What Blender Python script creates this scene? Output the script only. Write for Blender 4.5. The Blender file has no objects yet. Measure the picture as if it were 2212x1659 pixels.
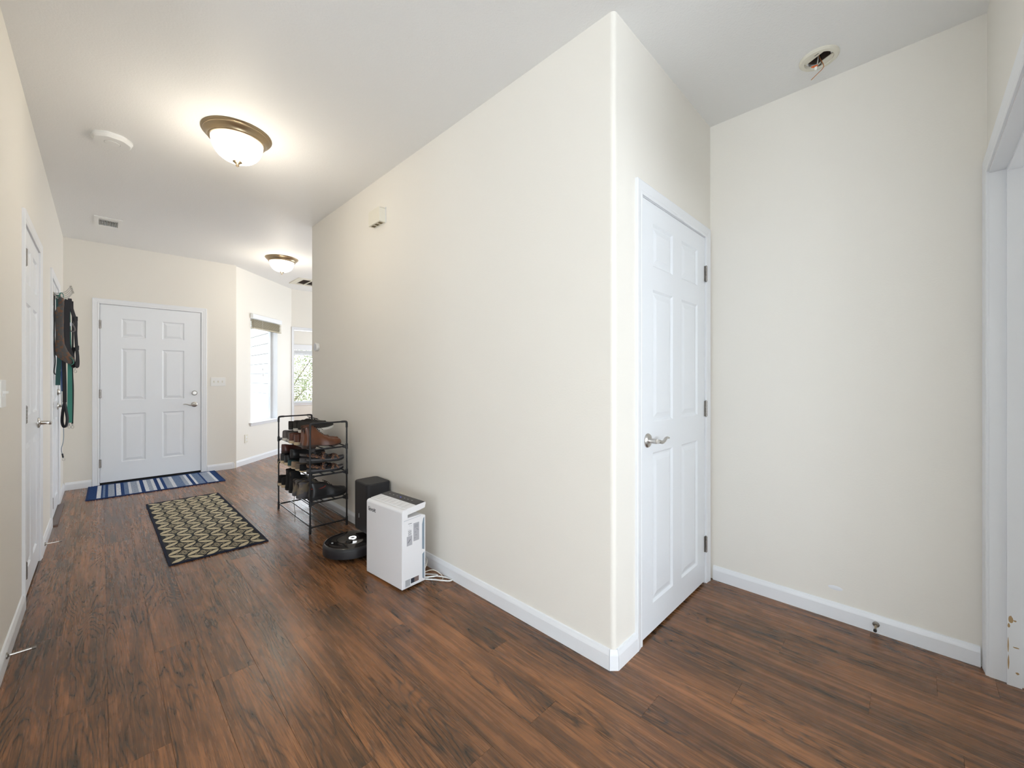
import bpy, bmesh, math, random
from math import sin, cos, pi, sqrt, radians as R
from mathutils import Vector, Matrix
random.seed(7)
D = bpy.data
SC = bpy.context.scene
COL = SC.collection

# ------------------------------------------------------------------ camera
H = 2.743
cam_d = D.cameras.new('camera'); cam = D.objects.new('camera', cam_d); COL.objects.link(cam)
cam_d.sensor_fit = 'HORIZONTAL'; cam_d.sensor_width = 36.0
cam_d.lens = 36.0 * 878.3 / 2212.0
cam_d.shift_y = -(829.5 - 817.5) / 2212.0
cam_d.clip_start = 0.02
cam.location = (0, 0, 1.2131)
cam.rotation_euler = (pi / 2, 0, -0.7901)
SC.camera = cam

# ------------------------------------------------------------------ colour management, world
SC.view_settings.view_transform = 'Standard'
SC.view_settings.look = 'None'
SC.view_settings.gamma = 1.0
SC.view_settings.use_curve_mapping = False
SC.view_settings.exposure = 0.0
wd = D.worlds.new('sky'); SC.world = wd; wd.use_nodes = True
nt = wd.node_tree; nt.nodes.clear()
o_ = nt.nodes.new('ShaderNodeOutputWorld'); b_ = nt.nodes.new('ShaderNodeBackground')
tc_ = nt.nodes.new('ShaderNodeTexCoord'); sp_ = nt.nodes.new('ShaderNodeSeparateXYZ'); rp_ = nt.nodes.new('ShaderNodeValToRGB')
nt.links.new(tc_.outputs['Generated'], sp_.inputs[0]); nt.links.new(sp_.outputs['Z'], rp_.inputs[0])
rp_.color_ramp.elements[0].position = 0.0; rp_.color_ramp.elements[0].color = (0.95, 0.97, 1.0, 1)
rp_.color_ramp.elements[1].position = 0.8; rp_.color_ramp.elements[1].color = (0.72, 0.84, 1.0, 1)
nt.links.new(rp_.outputs[0], b_.inputs[0]); nt.links.new(b_.outputs[0], o_.inputs[0])
b_.inputs[1].default_value = 5.0
SC.cycles.max_bounces = 10; SC.cycles.diffuse_bounces = 6; SC.cycles.glossy_bounces = 4
SC.cycles.transparent_max_bounces = 8; SC.cycles.sample_clamp_indirect = 6.0

def area(name, loc, rot, sx, sy, power, col, portal=False):
    l = D.lights.new(name, 'AREA'); l.shape = 'RECTANGLE'; l.size = sx; l.size_y = sy
    l.energy = power; l.color = col
    if portal: l.cycles.is_portal = True
    o = D.objects.new(name, l); COL.objects.link(o); o.location = loc; o.rotation_euler = rot
    return o
DAY = (0.82, 0.892, 1.0)
# daylight in the windows of the living room behind the camera, of the room on the right, of the foyer and the far room, plus an added far room fill
area('daylight_living_south', (0.10, -4.93, 1.35), (pi / 2, 0, 0), 2.65, 2.0, 80, DAY)
area('daylight_living_west', (-3.93, -1.3, 1.35), (pi / 2, 0, -pi / 2), 4.1, 1.85, 44, DAY)
area('daylight_side_room', (2.6, -3.9, 1.5), (pi / 2, 0, 0), 1.6, 1.3, 32, DAY)
area('daylight_foyer_east', (4.42, 5.95, 1.35), (pi / 2, 0, pi / 2), 1.9, 1.5, 34, DAY)
area('fill_far_room_east', (5.33, 9.2, 1.45), (pi / 2, 0, pi / 2), 1.2, 1.1, 30, DAY)  # added unseen fill, brightens the wall around the far room window
area('daylight_far_room', (3.86, 10.57, 1.26), (pi / 2, 0, pi), 1.25, 1.1, 30, DAY)

# ------------------------------------------------------------------ materials
def mat(name, col, rough=0.5, metal=0.0, spec=0.5, bump=None, var=None, emit=None, coat=0.0, trans=None, sheen=0.0):
    m = D.materials.new(name); m.use_nodes = True; n = m.node_tree; p = n.nodes['Principled BSDF']
    p.inputs['Base Color'].default_value = (*col, 1); p.inputs['Roughness'].default_value = rough
    p.inputs['Metallic'].default_value = metal; p.inputs['Specular IOR Level'].default_value = spec
    p.inputs['Coat Weight'].default_value = coat
    if emit: p.inputs['Emission Color'].default_value = (*emit[:3], 1); p.inputs['Emission Strength'].default_value = emit[3]
    if sheen: p.inputs['Sheen Weight'].default_value = sheen
    tc = n.nodes.new('ShaderNodeTexCoord')
    if bump:
        sc, st, dist = bump
        nz = n.nodes.new('ShaderNodeTexNoise'); nz.inputs['Scale'].default_value = sc; nz.inputs['Detail'].default_value = 3
        n.links.new(tc.outputs['Object'], nz.inputs['Vector'])
        bp = n.nodes.new('ShaderNodeBump'); bp.inputs['Strength'].default_value = st; bp.inputs['Distance'].default_value = dist
        n.links.new(nz.outputs[0], bp.inputs['Height']); n.links.new(bp.outputs[0], p.inputs['Normal'])
    if var:
        sc, c2, lo, hi = var
        nz = n.nodes.new('ShaderNodeTexNoise'); nz.inputs['Scale'].default_value = sc; nz.inputs['Detail'].default_value = 4
        n.links.new(tc.outputs['Object'], nz.inputs['Vector'])
        rp = n.nodes.new('ShaderNodeValToRGB'); rp.color_ramp.elements[0].position = lo; rp.color_ramp.elements[1].position = hi
        rp.color_ramp.elements[0].color = (*col, 1); rp.color_ramp.elements[1].color = (*c2, 1)
        n.links.new(nz.outputs[0], rp.inputs[0]); n.links.new(rp.outputs[0], p.inputs['Base Color'])
    return m
M = {}
M['wall'] = mat('wall_paint', (0.805, 0.775, 0.715), 0.62, spec=0.3, bump=(120, 0.10, 0.004))
M['ceil'] = mat('ceiling_paint', (0.83, 0.83, 0.82), 0.55, spec=0.35, bump=(110, 0.22, 0.005))
M['trim'] = mat('trim_paint', (0.80, 0.815, 0.84), 0.35, spec=0.45)
M['door'] = mat('door_paint', (0.80, 0.825, 0.86), 0.38, spec=0.45, bump=(300, 0.04, 0.001))
M['trimwear'] = mat('worn_trim_paint', (0.83, 0.835, 0.84), 0.38, var=(9, (0.36, 0.26, 0.16), 0.71, 0.715))
M['nickel'] = mat('satin_nickel', (0.56, 0.54, 0.51), 0.28, 1.0)
M['hinge'] = mat('dull_hinge_metal', (0.27, 0.25, 0.23), 0.42, 0.9)
M['bronze'] = mat('brushed_bronze', (0.40, 0.31, 0.20), 0.3, 1.0)
M['gapshade'] = mat('gap_shade', (0.02, 0.02, 0.022), 0.9)  # near-black stands in for the shade in gaps and openings
M['sill'] = mat('threshold_metal', (0.17, 0.13, 0.12), 0.55, 0.1)
M['glassbowl'] = mat('frosted_lamp_glass', (0.95, 0.94, 0.91), 0.4, emit=(1.0, 0.95, 0.86, 2.6))
M['plastic'] = mat('white_plastic', (0.82, 0.82, 0.80), 0.35)
M['plasticold'] = mat('aged_white_plastic', (0.75, 0.72, 0.62), 0.4)
M['plasticgrey'] = mat('pale_grey_plastic', (0.60, 0.62, 0.66), 0.35)
M['black'] = mat('black_plastic', (0.012, 0.012, 0.014), 0.35)
M['blackmatte'] = mat('black_matte_plastic', (0.013, 0.013, 0.016), 0.5)
M['blackgloss'] = mat('black_gloss_plastic', (0.010, 0.008, 0.008), 0.12, coat=0.5)
M['blacktube'] = mat('black_steel_tube', (0.012, 0.013, 0.018), 0.28, 0.2, coat=0.3)
M['siding'] = mat('white_siding', (0.80, 0.80, 0.80), 0.6)
M['blind'] = mat('cream_blind_slat', (0.50, 0.44, 0.31), 0.5)
M['blindw'] = mat('white_blind_slat', (0.72, 0.74, 0.76), 0.5)
M['vinyl'] = mat('white_vinyl_frame', (0.84, 0.86, 0.88), 0.35)
M['ground'] = mat('dry_ground', (0.50, 0.40, 0.31), 0.9, var=(2.0, (0.38, 0.36, 0.22), 0.4, 0.6))
M['leaf'] = mat('tree_leaf', (0.17, 0.23, 0.08), 0.6, var=(3.0, (0.40, 0.38, 0.22), 0.35, 0.6))
M['bark'] = mat('tree_bark', (0.16, 0.12, 0.09), 0.9)
M['copper'] = mat('copper_wire', (0.55, 0.22, 0.08), 0.35, 0.8)
M['orange'] = mat('orange_wire_nut', (0.80, 0.15, 0.03), 0.5)
M['wirew'] = mat('white_wire', (0.8, 0.8, 0.76), 0.4)
M['wireb'] = mat('black_wire', (0.012, 0.012, 0.012), 0.4)
M['wood_dark'] = mat('joist_wood', (0.14, 0.10, 0.08), 0.9)
M['ringlight'] = mat('white_ring_light', (1, 1, 1), 0.4, emit=(0.95, 0.98, 1.0, 3.0))
M['ink'] = mat('dark_print', (0.03, 0.035, 0.05), 0.5)
M['labelgrey'] = mat('grey_label', (0.42, 0.42, 0.45), 0.5)
M['labelmetal'] = mat('silver_label', (0.50, 0.53, 0.56), 0.35, 0.3)
M['labelbrown'] = mat('brown_label', (0.20, 0.15, 0.14), 0.4)
M['filter'] = mat('blue_grey_mesh', (0.22, 0.28, 0.34), 0.7)
M['purifier'] = mat('satin_white_plastic', (0.80, 0.80, 0.82), 0.32)
M['slot'] = mat('vent_shadow_plastic', (0.40, 0.40, 0.38), 0.5)
M['bluelight'] = mat('blue_button_light', (0.1, 0.1, 0.6), 0.4, emit=(0.15, 0.2, 1.0, 1.0))

def nodes_of(m): return m.node_tree, m.node_tree.nodes, m.node_tree.links, m.node_tree.nodes['Principled BSDF']

def wood():
    m = D.materials.new('walnut_plank'); m.use_nodes = True
    t, N, L, p = nodes_of(m)
    tc = N.new('ShaderNodeTexCoord'); oi = N.new('ShaderNodeObjectInfo')
    mul = N.new('ShaderNodeVectorMath'); mul.operation = 'MULTIPLY'
    L.new(tc.outputs['Object'], mul.inputs[0]); mul.inputs[1].default_value = (1, 1, 1)
    cmb = N.new('ShaderNodeCombineXYZ')
    for i, k in enumerate((91.0, 57.0, 33.0)):
        mm = N.new('ShaderNodeMath'); mm.operation = 'MULTIPLY'; mm.inputs[1].default_value = k
        L.new(oi.outputs['Random'], mm.inputs[0]); L.new(mm.outputs[0], cmb.inputs[i])
    add = N.new('ShaderNodeVectorMath'); L.new(mul.outputs[0], add.inputs[0]); L.new(cmb.outputs[0], add.inputs[1])
    def noise(scale, s, detail=3, rough=0.5, dist=0.0):
        mp = N.new('ShaderNodeMapping'); mp.inputs['Scale'].default_value = scale
        L.new(add.outputs[0], mp.inputs['Vector'])
        z = N.new('ShaderNodeTexNoise'); z.inputs['Scale'].default_value = s; z.inputs['Detail'].default_value = detail
        z.inputs['Roughness'].default_value = rough; z.inputs['Distortion'].default_value = dist
        L.new(mp.outputs[0], z.inputs['Vector']); return z.outputs[0]
    def math_(op, a, b=None, c=None):
        q = N.new('ShaderNodeMath'); q.operation = op
        for i, v in enumerate((a, b, c)):
            if v is None: continue
            if isinstance(v, (int, float)): q.inputs[i].default_value = v
            else: L.new(v, q.inputs[i])
        return q.outputs[0]
    field = noise((5.5, 0.62, 1), 1.0, 2.5, 0.45, 0.45)
    wob = noise((60.0, 14.0, 1), 1.0, 2.0, 0.5)
    f2 = math_('ADD', math_('MULTIPLY', field, 30.0), math_('MULTIPLY', wob, 0.8))
    ring = math_('MULTIPLY', math_('PINGPONG', f2, 0.5), 2.0)
    line = math_('POWER', ring, 4.0)
    mask = noise((5.0, 1.4, 1), 1.0, 1.0, 0.5)
    mk = N.new('ShaderNodeMapRange'); mk.inputs[1].default_value = .42; mk.inputs[2].default_value = .55
    mk.inputs[3].default_value = .10; mk.inputs[4].default_value = 1.0; L.new(mask, mk.inputs[0])
    line = math_('MULTIPLY', line, mk.outputs[0])
    streak = noise((46.0, 1.8, 1), 1.0, 5.0, 0.66, 0.3)
    fibre = noise((420.0, 12.0, 1), 1.0, 3.0, 0.65)
    broad = noise((9.0, 1.6, 1), 1.0, 3.0, 0.55, 0.3)
    v = math_('ADD', math_('MULTIPLY', streak, 0.52), math_('MULTIPLY', broad, 0.50))
    v = math_('ADD', v, math_('MULTIPLY', fibre, 0.42))
    v = math_('SUBTRACT', v, math_('MULTIPLY', line, 0.19))
    v = math_('ADD', v, math_('MULTIPLY', oi.outputs['Random'], 0.05))
    rp = N.new('ShaderNodeValToRGB'); cr = rp.color_ramp
    cr.elements[0].position = 0.44; cr.elements[0].color = (0.020, 0.0145, 0.0095, 1)
    cr.elements[1].position = 0.93; cr.elements[1].color = (0.38, 0.160, 0.062, 1)
    e = cr.elements.new(0.58); e.color = (0.062, 0.034, 0.018, 1)
    e = cr.elements.new(0.72); e.color = (0.155, 0.069, 0.029, 1)
    L.new(v, rp.inputs[0]); L.new(rp.outputs[0], p.inputs['Base Color'])
    p.inputs['Roughness'].default_value = 0.34
    ro = math_('ADD', math_('MULTIPLY', streak, 0.16), 0.19); L.new(ro, p.inputs['Roughness'])
    bp = N.new('ShaderNodeBump'); bp.inputs['Strength'].default_value = 0.16; bp.inputs['Distance'].default_value = 0.0012
    L.new(math_('ADD', fibre, math_('MULTIPLY', streak, 0.8)), bp.inputs['Height']); L.new(bp.outputs[0], p.inputs['Normal'])
    p.inputs['Specular IOR Level'].default_value = 0.5
    return m
M['wood'] = wood()
M['subfloor'] = mat('floor_joint', (0.10, 0.055, 0.03), 0.6)
M['bounce_floor'] = mat('pale_bounce_floor', (0.60, 0.59, 0.58), 0.95)  # invented unseen floor, kept pale to bounce light onto the ceiling
M['floorfar'] = mat('floor_far', (0.21, 0.095, 0.045), 0.35)

def stripes():
    m = D.materials.new('blue_striped_weave'); m.use_nodes = True
    t, N, L, p = nodes_of(m)
    tc = N.new('ShaderNodeTexCoord'); sp = N.new('ShaderNodeSeparateXYZ'); L.new(tc.outputs['Object'], sp.inputs[0])
    rp = N.new('ShaderNodeValToRGB'); cr = rp.color_ramp; cr.interpolation = 'CONSTANT'
    navy = (0.022, 0.055, 0.17); mid = (0.16, 0.22, 0.34); grey = (0.34, 0.38, 0.46); lite = (0.68, 0.69, 0.72)
    seq = [navy, lite, navy, mid, navy, grey, navy, lite, navy, mid, lite, grey, lite, navy, lite, grey, lite, navy, lite, navy, grey, lite, mid, grey, lite, navy, lite, mid, navy, grey, lite, navy]
    wd_ = [.055, .03, .012, .014, .022, .04, .014, .03, .026, .028, .02, .05, .016, .028, .03, .03, .024, .026, .024, .026, .045, .026, .07, .03, .022, .03, .018, .06, .016, .07, .022, .05]
    tot = sum(wd_); x = 0
    # the ramp holds at most 32 stops
    cr.elements[0].position = 0; cr.elements[0].color = (*seq[0], 1)
    cr.elements[1].position = (wd_[0]) / tot; cr.elements[1].color = (*seq[1], 1); x = wd_[0] + wd_[1]
    for i in range(2, 32):
        e = cr.elements.new(x / tot); e.color = (*seq[i], 1); x += wd_[i]
    mr = N.new('ShaderNodeMapRange'); mr.inputs[1].default_value = -0.565; mr.inputs[2].default_value = 0.565
    L.new(sp.outputs[0], mr.inputs[0]); L.new(mr.outputs[0], rp.inputs[0])
    nz = N.new('ShaderNodeTexNoise'); nz.inputs['Scale'].default_value = 1.0; nz.inputs['Detail'].default_value = 4
    mp = N.new('ShaderNodeMapping'); mp.inputs['Scale'].default_value = (60, 120, 1); L.new(tc.outputs['Object'], mp.inputs[0]); L.new(mp.outputs[0], nz.inputs['Vector'])
    r2 = N.new('ShaderNodeValToRGB'); r2.color_ramp.elements[0].position = 0.36; r2.color_ramp.elements[1].position = 0.5
    r2.color_ramp.elements[0].color = (0.45, 0.52, 0.62, 1); r2.color_ramp.elements[1].color = (1, 1, 1, 1)
    L.new(nz.outputs[0], r2.inputs[0])
    mx = N.new('ShaderNodeMix'); mx.data_type = 'RGBA'; mx.blend_type = 'MULTIPLY'; mx.inputs['Factor'].default_value = 1
    L.new(rp.outputs[0], mx.inputs[6]); L.new(r2.outputs[0], mx.inputs[7]); 
    # navy border all round
    ax = N.new('ShaderNodeMath'); ax.operation = 'ABSOLUTE'; L.new(sp.outputs[1], ax.inputs[0])
    gt = N.new('ShaderNodeMath'); gt.operation = 'GREATER_THAN'; gt.inputs[1].default_value = 0.335; L.new(ax.outputs[0], gt.inputs[0])
    m2 = N.new('ShaderNodeMix'); m2.data_type = 'RGBA'; L.new(gt.outputs[0], m2.inputs['Factor'])
    L.new(mx.outputs[2], m2.inputs[6]); m2.inputs[7].default_value = (*navy, 1)
    L.new(m2.outputs[2], p.inputs['Base Color']); p.inputs['Roughness'].default_value = 0.95
    p.inputs['Specular IOR Level'].default_value = 0.1
    bp = N.new('ShaderNodeBump'); bp.inputs['Strength'].default_value = 0.4; bp.inputs['Distance'].default_value = 0.003
    L.new(nz.outputs[0], bp.inputs['Height']); L.new(bp.outputs[0], p.inputs['Normal'])
    return m
M['stripes'] = stripes()

def weave(name, col, c2, sc=400, rough=0.9):
    m = mat(name, col, rough, spec=0.15, var=(sc, c2, 0.4, 0.6), bump=(sc, 0.5, 0.002)); return m
M['runner'] = weave('dark_runner_ground', (0.018, 0.020, 0.028), (0.05, 0.05, 0.05), 500)
M['straw'] = weave('straw_weave', (0.66, 0.58, 0.41), (0.48, 0.41, 0.27), 260)
M['rugedge'] = weave('navy_binding', (0.012, 0.016, 0.035), (0.025, 0.03, 0.05), 500)
M['navyedge'] = weave('blue_binding', (0.012, 0.028, 0.09), (0.02, 0.04, 0.12), 500)
# leather, cloth
M['lbrown'] = mat('tan_brown_leather', (0.145, 0.046, 0.017), 0.36, bump=(60, 0.12, 0.003), var=(14, (0.09, 0.030, 0.014), 0.4, 0.7))
M['dbrown'] = mat('dark_brown_leather', (0.10, 0.030, 0.016), 0.38, bump=(60, 0.12, 0.003))
M['maroon'] = mat('maroon_leather', (0.075, 0.020, 0.014), 0.35, bump=(60, 0.1, 0.003))
M['blackleather'] = mat('black_leather', (0.012, 0.012, 0.014), 0.38, bump=(80, 0.15, 0.003))
M['blackcloth'] = mat('black_cloth', (0.010, 0.010, 0.012), 0.95, bump=(300, 0.3, 0.002))
M['blacksuede'] = mat('black_suede', (0.022, 0.020, 0.018), 0.9, bump=(250, 0.3, 0.002))
M['greycloth'] = mat('grey_canvas', (0.12, 0.11, 0.11), 0.9, bump=(250, 0.3, 0.002))
M['greysuede'] = mat('grey_brown_suede', (0.19, 0.15, 0.11), 0.85, bump=(200, 0.3, 0.002), var=(18, (0.10, 0.10, 0.11), 0.45, 0.55))
M['tan'] = mat('tan_canvas', (0.30, 0.22, 0.15), 0.85, bump=(250, 0.3, 0.002))
M['taupe'] = mat('taupe_canvas', (0.17, 0.13, 0.10), 0.85, bump=(250, 0.3, 0.002))
M['tealcanvas'] = mat('teal_canvas', (0.03, 0.07, 0.08), 0.85, bump=(250, 0.3, 0.002))
M['solewhite'] = mat('white_rubber_sole', (0.70, 0.68, 0.62), 0.6)
M['solecream'] = mat('cream_rubber_sole', (0.62, 0.50, 0.33), 0.6)
M['soleblack'] = mat('black_rubber_sole', (0.016, 0.016, 0.018), 0.65)
M['solebrown'] = mat('dark_brown_sole', (0.045, 0.026, 0.020), 0.55)
M['solegrey'] = mat('grey_rubber_sole', (0.10, 0.10, 0.11), 0.65)
M['lining'] = mat('shoe_lining', (0.03, 0.024, 0.022), 0.9)
M['red'] = mat('red_trim', (0.28, 0.03, 0.02), 0.7)
M['lacedark'] = mat('dark_lace', (0.03, 0.025, 0.025), 0.9)
M['laceolive'] = mat('olive_lace', (0.16, 0.14, 0.10), 0.9)
M['lacetan'] = mat('tan_lace', (0.42, 0.33, 0.20), 0.9)
M['strapdark'] = mat('patterned_strap', (0.035, 0.025, 0.03), 0.8, var=(120, (0.36, 0.17, 0.08), 0.5, 0.56))
M['floral'] = mat('floral_harness_cloth', (0.085, 0.080, 0.078), 0.9, var=(42, (0.17, 0.085, 0.05), 0.52, 0.60), bump=(200, 0.3, 0.002))
M['web_black'] = mat('black_webbing', (0.010, 0.010, 0.014), 0.8, bump=(500, 0.3, 0.001))
M['web_teal'] = mat('teal_webbing', (0.035, 0.20, 0.155), 0.75, bump=(500, 0.3, 0.001))
M['web_dteal'] = mat('dark_teal_webbing', (0.02, 0.085, 0.085), 0.75, bump=(500, 0.3, 0.001))
M['web_blue'] = mat('blue_webbing', (0.015, 0.05, 0.16), 0.7, bump=(500, 0.3, 0.001))

def glass():
    m = D.materials.new('window_glass'); m.use_nodes = True; n = m.node_tree; n.nodes.clear()
    o = n.nodes.new('ShaderNodeOutputMaterial'); mx = n.nodes.new('ShaderNodeMixShader')
    t = n.nodes.new('ShaderNodeBsdfTransparent'); g = n.nodes.new('ShaderNodeBsdfGlossy'); lw = n.nodes.new('ShaderNodeLayerWeight'); pw = n.nodes.new('ShaderNodeMath'); pw.operation = 'POWER'; pw.inputs[1].default_value = 5
    n.links.new(lw.outputs['Facing'], pw.inputs[0]); f = n.nodes.new('ShaderNodeMath'); f.operation = 'MULTIPLY_ADD'; f.inputs[1].default_value = 0.8; f.inputs[2].default_value = 0.04
    n.links.new(pw.outputs[0], f.inputs[0]); g.inputs['Roughness'].default_value = 0.02; t.inputs[0].default_value = (0.96, 0.98, 0.98, 1)
    n.links.new(f.outputs[0], mx.inputs[0]); n.links.new(t.outputs[0], mx.inputs[1]); n.links.new(g.outputs[0], mx.inputs[2])
    n.links.new(mx.outputs[0], o.inputs[0]); return m
M['glass'] = glass()

# ------------------------------------------------------------------ mesh helpers
def obj(name, bm, m, parent=None, loc=(0, 0, 0), rot=(0, 0, 0), smooth=False, bevel=0.0, seg=2, angle=40):
    if bevel > 0:
        es = [e for e in bm.edges if len(e.link_faces) == 2 and e.calc_face_angle(0) > R(angle)]
        bmesh.ops.bevel(bm, geom=es, offset=bevel, segments=seg, affect='EDGES', profile=0.5)
    me = D.meshes.new(name); bm.normal_update(); bm.to_mesh(me); bm.free()
    ms = m if isinstance(m, (list, tuple)) else [m]
    for k in ms: me.materials.append(M[k] if isinstance(k, str) else k)
    if smooth:
        me.polygons.foreach_set('use_smooth', [True] * len(me.polygons))
        try: me.set_sharp_from_angle(angle=R(38))
        except Exception: pass
    o = D.objects.new(name, me); COL.objects.link(o)
    o.location = loc; o.rotation_euler = rot
    if parent: o.parent = parent
    return o
def thing(name, label, cat, loc=(0, 0, 0), rz=0.0, group=None, kind=None):
    o = D.objects.new(name, None); COL.objects.link(o); o.empty_display_size = 0.05
    o.location = loc; o.rotation_euler = (0, 0, rz)
    return tag(o, label, cat, group, kind)
def tag(o, label, cat, group=None, kind=None):
    o['label'] = label; o['category'] = cat
    if group: o['group'] = group
    if kind: o['kind'] = kind
    return o
def bx(bm, x0, x1, y0, y1, z0, z1, mi=0):
    vs = [bm.verts.new(p) for p in ((x0, y0, z0), (x1, y0, z0), (x1, y1, z0), (x0, y1, z0), (x0, y0, z1), (x1, y0, z1), (x1, y1, z1), (x0, y1, z1))]
    for f in ((0, 3, 2, 1), (4, 5, 6, 7), (0, 1, 5, 4), (1, 2, 6, 5), (2, 3, 7, 6), (3, 0, 4, 7)):
        q = bm.faces.new([vs[i] for i in f]); q.material_index = mi
    return vs
def box(*a):
    bm = bmesh.new(); bx(bm, *a); return bm
def prism(bm, pts, z0, z1, axis='z', mi=0):
    """closed outline pts extruded from z0 to z1 along axis"""
    def P(a, b, c): return {'z': (a, b, c), 'y': (a, c, b), 'x': (c, a, b)}[axis]
    A = [bm.verts.new(P(x, y, z0)) for x, y in pts]; B = [bm.verts.new(P(x, y, z1)) for x, y in pts]
    n = len(pts)
    fs = [bm.faces.new(A[::-1]), bm.faces.new(B)]
    for i in range(n): fs.append(bm.faces.new((A[i], A[(i + 1) % n], B[(i + 1) % n], B[i])))
    for f in fs: f.material_index = mi
    bmesh.ops.recalc_face_normals(bm, faces=fs)
def lathe(bm, prof, seg=32, mi=0, mt=None):
    rings = []
    for r, z in prof:
        if r < 1e-6: rings.append([bm.verts.new((0, 0, z))])
        else: rings.append([bm.verts.new((r * cos(2 * pi * i / seg), r * sin(2 * pi * i / seg), z)) for i in range(seg)])
    fs = []
    for a, b in zip(rings, rings[1:]):
        for i in range(seg):
            j = (i + 1) % seg
            if len(a) == 1 and len(b) == 1: continue
            if len(a) == 1: fs.append(bm.faces.new((a[0], b[j], b[i])))
            elif len(b) == 1: fs.append(bm.faces.new((a[i], a[j], b[0])))
            else: fs.append(bm.faces.new((a[i], a[j], b[j], b[i])))
    for f in fs: f.material_index = mi
    if mt is not None: bmesh.ops.transform(bm, matrix=mt, verts=[v for r in rings for v in r])
    return fs
def tube(bm, pts, r, seg=8, cap=True, mi=0):
    pts = [Vector(p) for p in pts]; n = len(pts); rings = []
    rr = r if isinstance(r, (list, tuple)) else [r] * n
    d0 = (pts[1] - pts[0]).normalized()
    up = Vector((0, 0, 1)) if abs(d0.z) < 0.9 else Vector((1, 0, 0))
    u = d0.cross(up).normalized()
    for i, p in enumerate(pts):
        d = ((pts[min(i + 1, n - 1)] - p).normalized() + (p - pts[max(i - 1, 0)]).normalized())
        if d.length < 1e-6: d = d0
        d.normalize(); u = (u - d * u.dot(d))
        if u.length < 1e-6: u = d.orthogonal()
        u.normalize(); v = d.cross(u)
        rings.append([bm.verts.new(p + (u * cos(2 * pi * k / seg) + v * sin(2 * pi * k / seg)) * rr[i]) for k in range(seg)])
    for a, b in zip(rings, rings[1:]):
        for k in range(seg):
            f = bm.faces.new((a[k], a[(k + 1) % seg], b[(k + 1) % seg], b[k])); f.material_index = mi
    if cap:
        bm.faces.new(rings[0][::-1]).material_index = mi; bm.faces.new(rings[-1]).material_index = mi
def spline(pts, n=6):
    P = [Vector(p) for p in pts]; out = []
    for i in range(len(P) - 1):
        p0, p1, p2, p3 = P[max(i - 1, 0)], P[i], P[i + 1], P[min(i + 2, len(P) - 1)]
        for k in range(n):
            t = k / n
            out.append(0.5 * ((2 * p1) + (p2 - p0) * t + (2 * p0 - 5 * p1 + 4 * p2 - p3) * t * t + (3 * p1 - p0 - 3 * p2 + p3) * t ** 3))
    out.append(P[-1]); return out
def ribbon(bm, pts, w, wd=(0, 1, 0), th=0.0025, n=5, mi=0):
    """webbing strap: flat band of width w (direction wd) and thickness th along pts"""
    S = spline(pts, n); W = Vector(wd).normalized(); rows = []
    ws = w if isinstance(w, (list, tuple)) else [w] * len(pts)
    for i, p in enumerate(S):
        d = (S[min(i + 1, len(S) - 1)] - S[max(i - 1, 0)]).normalized()
        s = (W - d * W.dot(d)).normalized(); nn = d.cross(s).normalized()
        k = min(i / n, len(ws) - 1); a = int(k); b = min(a + 1, len(ws) - 1); ww = ws[a] * (1 - (k - a)) + ws[b] * (k - a)
        rows.append([bm.verts.new(p + s * ww / 2 * x + nn * th / 2 * y) for x, y in ((-1, -1), (1, -1), (1, 1), (-1, 1))])
    for a, b in zip(rows, rows[1:]):
        for k in range(4): bm.faces.new((a[k], a[(k + 1) % 4], b[(k + 1) % 4], b[k])).material_index = mi
    bm.faces.new(rows[0][::-1]); bm.faces.new(rows[-1])
def rrect(x0, x1, y0, y1, r, n=5):
    out = []
    for cx, cy, a0 in ((x1 - r, y1 - r, 0), (x0 + r, y1 - r, pi / 2), (x0 + r, y0 + r, pi), (x1 - r, y0 + r, 1.5 * pi)):
        for i in range(n + 1):
            a = a0 + i * pi / 2 / n; out.append((cx + r * cos(a), cy + r * sin(a)))
    return out

# ------------------------------------------------------------------ setting: walls
TW = 0.12
def wall(name, origin, rz, length, holes, label, h=H, ext=(0, 0), m='wall', z0=0.0, tw=TW):
    """local x along the wall, room side at local y=0 (facing -y), thickness to +y; holes = (x0,x1,z0,z1)"""
    xs = sorted({-ext[0], length + ext[1]} | {v for q in holes for v in q[:2]})
    zs = sorted({z0, h} | {v for q in holes for v in q[2:]})
    def solid(i, j):
        if not (0 <= i < len(xs) - 1 and 0 <= j < len(zs) - 1): return False
        cx, cz = (xs[i] + xs[i + 1]) / 2, (zs[j] + zs[j + 1]) / 2
        return not any(a < cx < b and c < cz < d for a, b, c, d in holes)
    bm = bmesh.new(); V = {}
    def v(i, y, j):
        k = (i, y, j)
        if k not in V: V[k] = bm.verts.new((xs[i], y * tw, zs[j]))
        return V[k]
    for i in range(len(xs) - 1):
        for j in range(len(zs) - 1):
            if not solid(i, j): continue
            bm.faces.new((v(i, 0, j), v(i + 1, 0, j), v(i + 1, 0, j + 1), v(i, 0, j + 1)))
            bm.faces.new((v(i, 1, j), v(i, 1, j + 1), v(i + 1, 1, j + 1), v(i + 1, 1, j)))
            if not solid(i - 1, j): bm.faces.new((v(i, 0, j), v(i, 0, j + 1), v(i, 1, j + 1), v(i, 1, j)))
            if not solid(i + 1, j): bm.faces.new((v(i + 1, 0, j), v(i + 1, 1, j), v(i + 1, 1, j + 1), v(i + 1, 0, j + 1)))
            if not solid(i, j - 1): bm.faces.new((v(i, 0, j), v(i, 1, j), v(i + 1, 1, j), v(i + 1, 0, j)))
            if not solid(i, j + 1): bm.faces.new((v(i, 0, j + 1), v(i + 1, 0, j + 1), v(i + 1, 1, j + 1), v(i, 1, j + 1)))
    o = obj(name, bm, m, None, (*origin, 0), (0, 0, rz))
    return tag(o, label, 'wall', None, 'structure')
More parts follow.
